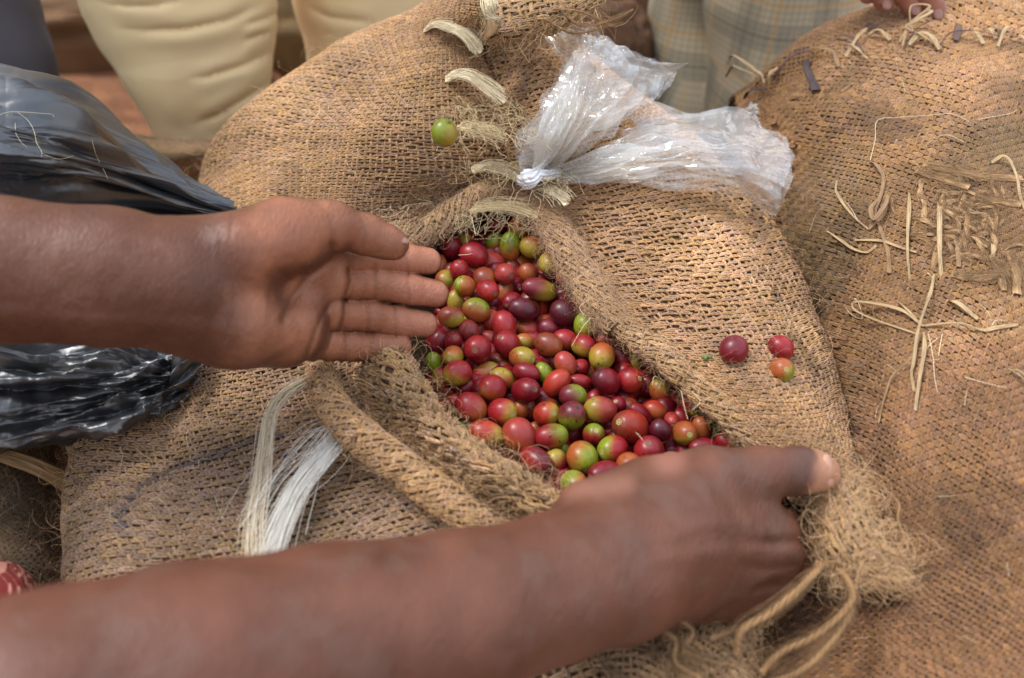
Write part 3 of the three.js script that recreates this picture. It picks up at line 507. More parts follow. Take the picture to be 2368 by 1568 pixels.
for (const [s, w, m, lf] of [
  ['1920,537 1950,557 1983,580 2013,587 2030,573', 5, 'straw', 0.003], ['1983,558 2043,563 2083,577 2123,590', 5, 'straw', 0.003], ['2101,440,-0.003 2104,480,0.002 2107,587,0.004 2105,662,-0.003', 4.4, 'straw', 0.003],
  ['2169,465,-0.003 2170,500,0.002 2171,587,0.004 2177,648,-0.003', 6, 'straw', 0.003], ['2033,520 2043,547 2056,587 2060,638', 6.5, 'strawBrown', 0.003],
  ['2136,759 2093,729,0.003 2003,707,0.008 2001,716,0.008 2023,735,0.006 2123,778', 4.2, 'straw', 0.003], ['2076,699,-0.002 2100,724,0.003 2133,757', 4, 'straw', 0.003], ['2136,759 2216,762,0.004 2272,769 2300,764 2348,757', 4, 'straw', 0.003],
  ['2163,646 2158,690,0.003 2153,719,0.006 2136,779,0.004 2119,852 2116,869 2123,914', 4.2, 'straw', 0.005], ['2141,776 2146,819,0.003 2136,885,0.002 2126,930 2123,957', 4.4, 'straw', 0.004], ['2126,796 2112,842,0.003 2076,875,0.002 2053,925 2041,981', 2.0, 'straw', 0.003],
  ['2194,700,-0.002 2210,710,0.003 2259,744', 5.5, 'straw', 0.003], ['2207,560 2212,587,0.002 2216,625', 6, 'strawBrown', 0.003], ['2292,568,-0.002 2293,585,0.003 2291,612', 6.5, 'straw', 0.003], ['2328,865,-0.002 2345,872,0.004 2380,890', 2.4, 'straw', 0.003], ['2330,860 2350,885,0.004 2380,905', 2.0, 'straw', 0.003],
  ['2291,380,-0.002 2313,381,0.004 2343,427,0.005 2356,465 2372,505', 5.2, 'straw', 0.004], ['2134,345,-0.002 2160,333,0.003 2189,329,0.004 2229,335', 2.6, 'straw', 0.003], ['1937,418,-0.002 1944,450,0.003 1955,474 1988,514 2014,536', 4.4, 'straw', 0.003],
  ['2014,378,-0.002 2030,395,0.003 2043,412 2044,438 2034,470 2025,500 2035,520', 6, 'strawBrown', 0.004], ['2032,470 2020,496,0.004 2030,524,0.006 2055,490,0.006 2056,470,0.004 2044,505 2014,536', 5.5, 'strawBrown', 0.004],
  // seam lacing along the top of the sack
  ['1999,75 2012,76,0.004 2030,82', 8, 'bark', 0.005], ['2005,90 2030,92,0.006 2058,102', 7, 'straw', 0.004], ['2003,86,0.004 1980,112,0.006 1955,143', 6, 'straw', 0.005], ['1932,94 1955,102,0.005 1970,112,0.006 1994,130', 8, 'barkRed', 0.004], ['1944,115,0.004 1975,132,0.006 2005,145', 5, 'straw', 0.004],
  ['2085,118 2100,90,0.006 2122,66,0.012 2132,72,0.014 2118,88,0.012 2095,92,0.008 2125,105,0.006 2175,122', 5, 'straw', 0.005], ['2080,108 2105,84,0.008 2125,60,0.015 2112,62,0.016 2104,80,0.014 2110,100,0.006', 3.4, 'straw', 0.005], ['2100,112 2130,100,0.006 2150,106,0.006 2172,124', 8, 'straw', 0.004], ['2092,122 2120,98,0.008 2142,88,0.010', 2, 'bark', 0.006],
  ['2212,70,0.002 2210,85,0.005 2206,104', 11, 'barkRed', 0.004], ['2222,94 2245,100,0.006 2272,112', 8, 'straw', 0.004], ['2172,120 2184,110,0.004 2193,106,0.006 2250,104,0.006 2308,100', 2.2, 'bark', 0.006], ['2302,121 2318,100,0.008 2341,75', 5, 'straw', 0.005], ['2264,87 2285,92,0.005 2302,100', 8, 'straw', 0.004], ['2300,88 2304,98,0.005 2308,112', 7, 'barkRed', 0.006], ['2338,98 2355,106,0.005 2380,120', 6, 'straw', 0.004],
  ['1940,163 1925,140,0.005 1884,126,0.007', 6.5, 'strawBrown', 0.004], ['1886,130 1864,136,0.007 1824,164,0.006 1794,192', 7, 'barkRed', 0.005], ['1872,148 1880,175,0.006 1892,217', 15, 'bark', 0.004], ['1810,165 1800,185,0.006 1788,205', 6, 'straw', 0.008],
  ['1706,188,0.012 1730,182,0.02 1760,178,0.02 1793,200,0.01', 7, 'straw', 0.01], ['1694,216,0.012 1720,204,0.018 1745,196,0.018 1793,206,0.01', 7, 'straw', 0.008], ['1770,208,0.01 1780,190,0.014 1792,198,0.014 1793,214,0.008', 5, 'straw', 0.01], ['1730,234 1755,224,0.008 1782,214', 7, 'bark', 0.006],
]) part(m === 'bark' || m === 'barkRed' ? 'bark_strip' : 'straw_strip', strip(onB(s, lf), w * kB * 0.95, w * kB * 0.22, 0.35), M[m], sackB);
// darned patch of thick jute yarn
{
  const D = [];
  for (let k = 0; k < 125; k++) {
    const x = 2215 + gauss() * 105, y = 510 + gauss() * 105; if (x < 2040 || y < 370 || y > 690 || rnd() > 1.25 - Math.hypot((x - 2230) / 190, (y - 520) / 150)) continue;
    const a = rnd() < 0.5 ? rr(-0.3, 0.5) : rr(0.9, 2.0), l = rr(14, 42), ps = [];
    for (let i = 0; i < 4; i++) ps.push(onSurf(SBk, x + Math.cos(a) * l * (i - 1.5) * 0.66 + gauss() * 3, y + Math.sin(a) * l * (i - 1.5) * 0.66 + gauss() * 3, (i === 0 || i === 3 ? -0.001 : 0.0014 + rnd() * 0.0022)));
    D.push([ps, rr(3, 6.5)]);
  }
  D.forEach(([ps, w], i) => part('darning_yarn', mergeGeometries([strip(ps, w * kB * 1.15, w * kB * 0.32, 0.4), bundle(ps, 14, w * kB * 1.5, 0.00013, 1.2, 0.7)]), i % 3 ? M.darn : M.darnDark, sackB));
  for (const s of ['2135,388 2200,400 2270,412 2350,420', '2120,402 2180,420 2240,440', '2250,462 2300,470 2360,480', '2200,640 2260,650 2330,640', '2290,600 2310,640 2320,680', '2330,590 2345,630 2350,690']) part('darning_yarn', mergeGeometries([strip(onB(s, 0.0025), 10 * kB, 4.5 * kB, 0.3), bundle(onB(s, 0.004), 40, 11 * kB, 0.00014, 1.0, 0.6)]), M.darn, sackB);
  const L = []; const th = (s, r = 0.00022) => L.push([onB(s, 0.0035), r, r * 0.6]);
  th('2014,378 2024,330 2030,285 2080,280 2150,275 2200,272 2240,290', 0.00025); th('2260,285 2300,276 2330,270 2345,262'); th('1988,514 1975,490 1960,470'); th('1880,540 1892,505 1902,487'); th('2170,790 2150,810 2142,838 2175,838'); th('2150,780 2160,830 2165,880 2172,915'); th('2180,780 2172,830 2176,800'); th('1985,694 1995,705 2003,738 1980,730 1965,715'); th('2230,880 2280,895 2325,905'); th('2290,760 2300,748 2325,748');
  for (let k = 0; k < 26; k++) { const x = rr(1900, 2360), y = rr(130, 1500), a = rr(0, 6.28); th(`${x},${y} ${x + Math.cos(a) * 18},${y + Math.sin(a) * 18 + gauss() * 5} ${x + Math.cos(a) * 38},${y + Math.sin(a) * 34}`, 0.00013); }
  part('stray_fibres', tubes(L, 4, 24), M.sisalHair, sackB, 'stuff');
}
// ---- the dark sack in the near left corner
const sackC = thing('burlap_sack', 'dark stained burlap sack in the near left corner, under the black bag', 'sack');
const SC = patch(rows(`
-200,960,-0.10 -60,985,-0.085 40,1005,-0.085 120,1015,-0.10 165,1025,-0.13 172,1040,-0.3
-220,1090,-0.07 -60,1110,-0.065 40,1125,-0.065 110,1135,-0.085 158,1145,-0.12 168,1160,-0.3
-240,1220,-0.06 -60,1240,-0.055 40,1255,-0.055 110,1265,-0.08 155,1275,-0.12 166,1290,-0.3
-260,1370,-0.06 -60,1390,-0.055 40,1400,-0.06 120,1410,-0.085 165,1420,-0.13 175,1440,-0.3
-280,1650,-0.16 -60,1650,-0.15 40,1650,-0.16 120,1650,-0.18 180,1650,-0.22 190,1670,-0.35`), (u, v, p) => 0.01 * fbm(p.x * 14, p.y * 14, p.z * 14, 3));
cloth('sack_cloth', SC, sackC, { pitch: 0.0047, rot: 0.6, base: [0.27, 0.165, 0.085], tint: stain(18, 0.9, 51), dev: 0.15, fuzz: 0.5 }, 40, 40);
const onC = (s, lift) => s.trim().split(/\s+/).map((t) => { const [x, y, l] = t.split(',').map(Number); return onSurf(SC, x, y, lift + (l || 0)); });
const leaf = tag(part('dry_leaf_strip', strip(onC('-30,1085,0.02 0,1105,0.02 50,1140,0.02 104,1172,0.02 140,1186,0.02 166,1192,0.03', 0.004), 0.0062, 0.0012, 0.4), M.leafDry, scene), 'dry tan leaf strip lying on the dark sack in the near left corner', 'leaf');
tag(part('straw_stalk', tubes([[onC('-10,1152,0.03 20,1130,0.032 60,1095,0.034 75,1082,0.036 90,1068,0.04', 0.006), 0.0011, 0.0007], [onC('75,1082,0.036 70,1062,0.045 35,1058,0.04', 0.006), 0.0002, 0.0001], [onC('88,1070,0.04 125,1064,0.05 150,1090,0.05 148,1130,0.045 128,1145,0.03', 0.006), 0.0003, 0.0002]], 5, 30), M.straw, scene), 'thin dry stalk crossing the tan leaf strip on the dark sack', 'stalk');
const SRed = patch(rows(`
-120,1275,-0.005 -30,1290,0.0 30,1302,0.0 62,1322,-0.006 86,1350,-0.03
-120,1330,0.005 -30,1335,0.008 30,1340,0.006 62,1350,-0.002 84,1365,-0.03
-120,1450,0.0 -30,1450,0.0 30,1450,-0.004 62,1450,-0.012 84,1455,-0.04`));
tag(part('printed_cloth', mergeGeometries([grid(SRed, 16, 16), grid(SRed, 16, 16, -0.002)]), M.redPrint, scene), 'red printed cloth at the left edge beside the near forearm', 'cloth');

// ---------------------------------------------------------------- coffee cherries
// x,y (centre), half-length, half-width, turn, skin code [blush code @ direction], eye x,y + b(rown) p(ale) d(ark), layer; measured in windows of the photograph
const SKIN = { R: [0.27, 0.012, 0.015], S: [0.33, 0.028, 0.013], C: [0.190, 0.006, 0.012], D: [0.09, 0.006, 0.013], P: [0.15, 0.013, 0.020], O: [0.33, 0.078, 0.018], B: [0.20, 0.036, 0.014], Y: [0.32, 0.222, 0.024], G: [0.19, 0.228, 0.012], K: [0.30, 0.032, 0.024] };
const WORD = { R: 'red', S: 'scarlet', C: 'crimson', D: 'purple-black', P: 'plum', O: 'orange', B: 'brick', Y: 'yellow', G: 'green', K: 'rose' };
const cherries = [];
const win = (X, Y, s) => s.trim().split('\n').forEach((l) => l.split(';').forEach((t) => {
  t = t.trim(); if (!t) return;
  const [geo, skin, ...rest] = t.split(/\s+/), [x, y, a, b, r = 0] = geo.split(',').map(Number), m = skin.match(/^([A-Z])([A-Z])?(-?\d+)?$/), c = { x: (X + x / 3.647) * 0.5779, y: (Y + y / 3.647) * 0.5779, a: a / 3.647 * 0.5779 * 1.15, b: b / 3.647 * 0.5779 * 1.08, r: r * Math.PI / 180, c1: m[1], c2: m[2], g: Number(m[3] || 0) * Math.PI / 180, layer: 0 };
  for (const q of rest) if (q[0] === 'L') c.layer = Number(q[1]); else { const [ex, ey] = q.slice(1).split(',').map(Number); c.eye = [q[0], ex, ey]; }
  cherries.push(c);
}));
win(1700, 860, `
1360,215,162,150,90 OY90; 1040,410,152,140,20 GO60 p-.6,-.3 L1; 1245,470,200,145,88 GO95; 1550,470,160,146,20 YO-60; 1690,265,205,165,45 P L1; 1040,150,165,130 C L1; 740,210,140,130 D L2
390,480,168,150,70 C L1; 580,380,110,105 Y L2; 715,580,190,165,20 RC-80; 880,450,150,125,80 C L2; 500,805,140,132 R b.05,-.7; 970,700,182,150,10 K L1; 1110,620,120,115 C L2; 1420,750,215,155,30 OY150 L2
1170,860,152,142 K b.55,.28; 1510,860,145,130,60 OB-30 L1; 1820,700,200,155,-45 YO-35 p-.22,.45; 1760,570,120,115 B L2; 2080,910,172,155,40 OR160 b-.25,-.4; 870,940,165,160,60 BO20 L1; 915,1100,178,146,62 RS90 b.6,.3
580,1040,152,142 OG200 p-.5,-.32; 300,960,140,150 YO180 L1; 700,840,110,100 O L2; 1150,1140,175,126,100 O L1; 1360,1050,100,85,80 C p.2,.35 L2; 1670,1090,238,152,15 PY25; 1830,960,170,112,20 C L2; 2010,1180,150,142 D d.1,.5 L1
1270,1270,152,135,-40 C b-.5,.3 L1; 1430,1380,200,156,18 D; 1640,1370,188,152,85 S L1; 2030,1430,192,182,30 D; 2260,1250,140,112,80 O L1; 440,1270,162,120,95 Y L1; 650,1290,130,110 S L2; 750,1390,187,166,20 OG-75; 375,1490,182,146,10 BY60; 270,1420,130,85 C L2; 235,720,140,85,80 O L2`);
win(1650, 1200, `
1340,370,195,166,75 RS95; 1160,310,155,146,60 S L1; 820,450,150,140,60 K L1; 1690,440,168,140,20 SO200 L1; 1980,410,150,132,20 P L1; 1020,420,105,100 YO0 L2; 770,290,62,60 Y L2; 390,620,160,130,95 P L1; 600,630,166,122 R b.2,-.5 L1
590,820,176,142,8 YO-95 p-.2,.22; 950,720,203,190,60 RC60 b-.13,.08; 1385,650,202,178,32 RC160 b-.55,-.5; 1640,600,125,106,10 YO-60 L1; 1150,570,150,105,30 K L2; 1980,650,192,160,22 BO60; 2230,590,170,152,20 RB100 L1; 1600,840,190,148,10 YO150 p.78,.1
1290,920,165,118,30 B L1; 1230,770,85,55 P L2; 310,920,150,115,80 G L1; 650,1070,198,176,-20 RY125; 1070,1060,192,142,-20 OY-20 L1; 1320,1150,178,142,30 OY-100 L1; 1165,1290,206,186,30 RO110 b-.5,-.05; 1660,1055,186,132,15 C; 1920,1070,152,120,60 G L1
1650,1320,222,172,5 C b.58,-.12; 1950,920,162,105 R L1; 2230,930,172,148,60 KO100; 2105,1210,206,160,-45 S; 880,1010,150,90,80 S L2; 430,1150,160,125,70 RY160 L1; 480,1300,105,90 O L2; 780,1280,132,112,-30 C L1; 940,1340,132,112,60 G L2; 600,1480,105,85 K d0,.5 L1
1440,1430,100,62 D L2; 1890,1420,152,132,-30 P L1; 830,900,85,45 Y L2`);
win(2200, 1200, `
510,370,168,158,90 GY60; 740,330,132,112,80 D L1; 490,670,182,156,12 RY115 p.55,.25; 755,825,192,176,-30 YO-70 p-.3,.72; 830,590,142,140 K L1; 1050,840,190,154,80 C L1; 1260,900,112,75,80 YO0 L1; 1390,920,105,95 Y L2; 820,1185,204,180,42 CD200 d-.7,-.5
1165,1170,178,174 SR200 p.66,-.15; 450,980,142,112,70 R p-.4,.1 L1; 440,1190,157,100,10 R L1; 600,1110,140,85,80 O L2; 330,1400,182,162 PG-20; 520,1330,105,92,60 C d-.3,-.6 L2; 1300,1490,105,95 O L2; 1450,1320,170,112,75 C d-.25,-.12 L1; 1600,1330,172,140,70 OY-75 L1
1480,1080,112,102 O L2; 1560,990,92,82 R L2; 1830,1220,85,72 R L2; 310,500,85,80 Y L2; 220,590,150,130 R L2; 690,1400,112,65 S L2; 1110,1430,155,115,20 P d-.4,-.15 L1`);
win(1750, 1570, `
490,230,228,198,42 RO40; 945,285,203,188,20 RY15 p.66,.08; 1210,260,126,110,80 O L1; 1590,320,192,178,20 SY0 p.5,-.15; 1960,340,202,192,60 PG100 d.35,-.6; 395,500,112,86,20 G L1; 720,605,242,180,22 SY28; 1190,630,246,226,60 KO115; 1440,540,105,90,60 O L2
1660,645,226,176,-8 RG-15; 960,880,192,112,20 K L1; 1440,990,248,168,22 PR180 d.72,.4; 1740,1020,182,160,65 CY-110 L1; 2110,950,220,212,60 GO205 p.25,.72; 1830,840,105,90,60 G L2; 1990,1330,218,180,22 OG-140 b.3,.1; 1530,90,180,150,-30 P L2`);
win(2350, 1500, `
190,510,216,186,10 KY180; 90,870,168,150,70 RG-80 p.12,-.42; 630,760,300,228,36 SB180 p-.62,-.3; 450,430,112,108 C p-.5,-.4 L1; 770,560,192,112,42 C d-.75,-.55 L1; 330,320,112,62,20 R L2; 990,520,162,136,20 OS-90 L1; 1065,810,156,150,60 D; 1230,660,132,102,20 K p-.05,.5 L1
1330,560,152,92,10 B L2; 1420,850,202,168,5 OY80 p.12,0; 1540,420,192,162,62 RG65 p.5,.6 L1; 1660,790,172,130,75 OB0 L1; 1840,800,180,102,80 G L2; 1700,1060,202,132 C; 2050,980,172,132,20 RY40 L1; 370,1085,222,190,-8 RG190 p-.75,.12; 900,1115,218,208,60 RC-60 b-.15,-.6
610,1340,192,186,80 OY85 b.1,.62; 1300,1090,172,92 C L1; 650,1080,105,72,80 O L2; 350,830,112,72 R L2; 1160,990,65,45 O L2; 250,1440,246,172,8 CR40 b-.85,.1; 2150,1180,150,130 R L1`);
cherries.push({ x: 1193, y: 446, a: 17, b: 15, r: 0.5, c1: 'O', c2: 'C', g: 2.5, layer: 1, place: 'in the dark gap under the clear plastic knot' }, { x: 1168, y: 452, a: 19, b: 17, r: 0, c1: 'D', layer: 2, place: 'in the dark gap under the clear plastic knot' });
const loose3 = [
  { x: 1027, y: 307, a: 33, b: 30, r: 1.3, c1: 'G', c2: 'Y', g: 0.6, z: 0.585, label: 'lone yellow-green coffee cherry against the upper burlap, apart from the heap' },
  { x: 1696, y: 808, a: 35, b: 33, r: -0.6, c1: 'C', c2: 'P', g: -2, on: 1, label: 'larger dark red loose cherry on the burlap right of the opening' },
  { x: 1805, y: 805, a: 33, b: 29, r: 0.7, c1: 'R', c2: 'C', g: 3, on: 1, label: 'smaller red loose cherry on the burlap, touching the orange one below it' },
  { x: 1807, y: 856, a: 31, b: 29, r: 1.0, c1: 'O', c2: 'G', g: 0.7, eye: ['p', 0.05, -0.1], on: 1, label: 'orange and green loose cherry on the burlap right of the opening' },
];
// settle: each keeps its line of sight; the more hidden of two that meet gives way, away from the eye
for (const c of cherries) { c.p = P(c.x, c.y, [0.0, -0.0065, -0.013][c.layer]); c.z = proj(c.p)[2]; c.R = (c.a + c.b) / 2; }
for (let it = 0; it < 50; it++) for (let i = 0; i < cherries.length; i++) for (let j = 0; j < i; j++) {
  const a = cherries[i], b = cherries[j]; if (Math.hypot(a.x - b.x, a.y - b.y) > a.R + b.R) continue;
  const pa = Q(a.x, a.y, a.z), pb = Q(b.x, b.y, b.z), need = 0.90 * (a.R * a.z + b.R * b.z) / F, d = pa.distanceTo(pb);
  if (d >= need) continue;
  const back = a.layer !== b.layer ? (a.layer > b.layer ? a : b) : (a.z > b.z ? a : b), front = back === a ? b : a;
  if (back.z < front.z - 0.004) back.z = front.z;
  back.z = Math.min(back.z + 0.0012, back.z0 ??= back.z + 0.022);
}
for (const c of loose3) { if (c.on) { const q = onSurf(SR, c.x, c.y, 0), z = proj(q)[2]; c.z = z - (c.b * z / F) * 0.86; } }
function cherryGeo(c, s, quat) {
  const NU = 30, NV = 22, pos = [], nor = [], uv = [], col = [], idx = [], n = new V3(), w = new V3(), A = c.a * s, B = c.b * s, k1 = SKIN[c.c1], k2 = c.c2 ? SKIN[c.c2] : k1.map((x, i) => x * [0.8, 0.75, 0.85][i]), sd = rnd() * 100;
  const gd = RT.clone().multiplyScalar(Math.cos(c.g)).addScaledVector(UPV, -Math.sin(c.g)), tone = rr(0.88, 1.14), off = rnd() * 3;
  for (let j = 0; j <= NV; j++) for (let i = 0; i <= NU; i++) {
    const th = j / NV * Math.PI, ph = i / NU * Math.PI * 2, st = Math.sin(th), ct = Math.cos(th);
    n.set(st * Math.cos(ph), ct, st * Math.sin(ph));
    const dim = 0.07 * Math.exp(-((1 - ct) / 0.035)), gr = 1 - 0.018 * Math.exp(-(Math.sin(ph) ** 2) / 0.02) * st, bump = 1 + 0.018 * noise(n.x * 1.6 + sd, n.y * 1.6, n.z * 1.6);
    pos.push(n.x * B * gr * bump, (n.y - dim) * A * bump, n.z * B * gr * bump);
    w.set(n.x / B, n.y / A, n.z / B).normalize(); nor.push(w.x, w.y, w.z); uv.push(i / NU + off, j / NV * 0.5 + off);
    w.copy(n).applyQuaternion(quat);
    const nz = 0.28 * fbm(n.x * 2.2 + sd, n.y * 2.2, n.z * 2.2, 3), k = c.c2 ? sstep(w.dot(gd) + nz * 1.2, -0.25, 0.75) : sstep(nz * 2 + 0.2 * n.y, -0.1, 0.5) * 0.7, m = tone * (1 + 0.25 * nz);
    for (let q = 0; q < 3; q++) col.push(lerp(k1[q], k2[q], k) * m);
  }
  for (let j = 0; j < NV; j++) for (let i = 0; i < NU; i++) { const a = j * (NU + 1) + i, b = a + NU + 1; idx.push(a, a + 1, b, b, a + 1, b + 1); }
  const g = new THREE.BufferGeometry(); g.setAttribute('position', new THREE.Float32BufferAttribute(pos, 3)); g.setAttribute('normal', new THREE.Float32BufferAttribute(nor, 3)); g.setAttribute('uv', new THREE.Float32BufferAttribute(uv, 2)); g.setAttribute('color', new THREE.Float32BufferAttribute(col, 3)); g.setIndex(idx); g.computeVertexNormals();
  const N = g.attributes.normal; for (let j = 0; j <= NV; j++) { const a = j * (NU + 1), b = a + NU, v = new V3(N.getX(a) + N.getX(b), N.getY(a) + N.getY(b), N.getZ(a) + N.getZ(b)).normalize(); N.setXYZ(a, v.x, v.y, v.z); N.setXYZ(b, v.x, v.y, v.z); }
  return g;
}
const scar = (() => { const q = [[0, 0.10], [0.3, 0.12], [0.45, 0.02], [0.62, 0.10], [0.8, 0.16], [0.95, 0.06], [1.0, -0.08]].map(([x, y]) => new THREE.Vector2(x, y)); return new THREE.LatheGeometry(q, 14); })();
function makeCherry(c) {
  const s = c.z / F, ax = new V3();
  if (c.eye) { const [, ex, ey] = c.eye, zz = Math.sqrt(Math.max(0.06, 1 - ex * ex - ey * ey)); ax.copy(RT).multiplyScalar(ex).addScaledVector(UPV, -ey).addScaledVector(FW, -zz).normalize(); }
  else { const fl = rnd() < 0.5 ? 1 : -1; ax.copy(RT).multiplyScalar(Math.cos(c.r) * fl).addScaledVector(UPV, -Math.sin(c.r) * fl).addScaledVector(FW, rr(-0.1, 0.45)).normalize(); }
  const quat = new THREE.Quaternion().setFromUnitVectors(new V3(0, 1, 0), ax), o = thing('coffee_cherry', c.label, 'coffee cherry', Q(c.x, c.y, c.z), c.group);
  o.quaternion.copy(quat);
  part('skin', cherryGeo(c, s, quat), M.cherry, o);
  const e = part('calyx', scar, c.eye ? M[{ b: 'calyxBrown', p: 'calyxPale', d: 'calyxDark' }[c.eye[0]]] : M.calyxBrown, o), k = (c.eye ? rr(0.19, 0.25) : 0.15) * c.b * s;
  e.scale.set(k, k * 0.8, k); e.position.y = c.a * s * 0.93;
  const e2 = part('stem_scar', scar, M.calyxPale, o); e2.scale.set(k * 0.42, -k * 0.4, k * 0.42); e2.position.y = -c.a * s * 0.985;
  return o;
}
{ // one label for each, by its skin, its end mark, where it lies, then by its order there
  const rimR = (y) => 1215 + (y - 440) * 0.86, zone = (c) => c.place ?? (c.y < 600 ? 'at the narrow top' : c.x < 1130 && c.y < 800 ? 'by the open fingertips' : c.x > rimR(c.y) - 15 ? 'along the frayed right rim' : c.y > 1000 ? 'by the gripping hand' : c.x < 1105 && c.y >= 800 ? 'along the folded flap' : c.y < 790 ? 'in the upper heap' : c.y < 900 ? 'in mid heap' : 'in the lower heap');
  const groups = {};
  for (const c of cherries) {
    const hue = c.c2 && c.c2 !== c.c1 ? `${WORD[c.c1]} and ${WORD[c.c2]}` : WORD[c.c1], eye = c.eye ? { b: ' with brown end', p: ' with pale end', d: ' with dark end' }[c.eye[0]] : '';
    c.base = `${hue} coffee cherry${eye}`; c.zone = zone(c); c.group = 'coffee cherries heaped in the sack opening';
    (groups[c.base + c.zone] ??= []).push(c);
  }
  const ord = ['first', 'second', 'third', 'fourth', 'fifth', 'sixth'];
  for (const l of Object.values(groups)) {
    if (l.length === 1) { l[0].label = `${l[0].base} ${l[0].zone}`; continue; }
    if (l.length === 2) { const [a, b] = l, wide = Math.abs(a.x - b.x) > Math.abs(a.y - b.y), k = wide ? 'x' : 'y', w = wide ? ['left', 'right'] : ['upper', 'lower']; l.sort((p, q) => p[k] - q[k]); l.forEach((c, i) => { c.label = `${w[i]} of two ${c.base.replace('cherry', 'cherries')} ${c.zone}`; }); continue; }
    l.sort((p, q) => p.x - q.x).forEach((c, i) => { c.label = i === 0 ? `leftmost ${c.base} ${c.zone}` : i === l.length - 1 ? `rightmost ${c.base} ${c.zone}` : `${ord[i]} ${c.base} from the left ${c.zone}`; });
  }
  cherries.forEach(makeCherry);
  loose3.forEach(makeCherry);
  // those underneath, seen only as dark shapes in the gaps
  const g = cherryGeo({ a: 30, b: 27, c1: 'R', c2: 'C', g: 0 }, 0.0003, new THREE.Quaternion()), L = [];
  for (let k = 0; k < 620; k++) { const y = rr(425, 1150), x = rr(Math.max(1010, 1180 - (y - 430) * 1.4), 1270 + (y - 440) * 0.9), c = P(x, y, rr(-0.026, -0.014)), q = new THREE.Quaternion().setFromEuler(new THREE.Euler(rr(0, 6), rr(0, 6), rr(0, 6))), t = rnd(); L.push([new THREE.Matrix4().compose(c, q, new V3(1, 1, 1)), t < 0.7 ? RGB(0.9, 0.9, 0.9) : t < 0.85 ? RGB(0.8, 3, 0.8) : RGB(0.5, 0.6, 0.6)]); }
  const deep = instanced('coffee_cherries', g, M.cherry, L, scene); tag(deep, 'coffee cherries deeper in the sack, seen in the gaps of the heap', 'coffee cherries', null, 'stuff');
}
{ const q = onSurf(SR, 1637, 830, 0.003), o = tag(part('green_stem', mergeGeometries([0, 1, 2, 3].map((k) => { const s = new THREE.SphereGeometry(0.0011 + 0.0004 * (k % 2), 8, 6); s.translate(q.x + (k - 1.5) * 0.0016, q.y, q.z + 0.0009 * Math.sin(k * 2)); return s; })), M.stemGreen, scene), 'tiny green stem bit on the burlap left of the loose cherries', 'stem'); }

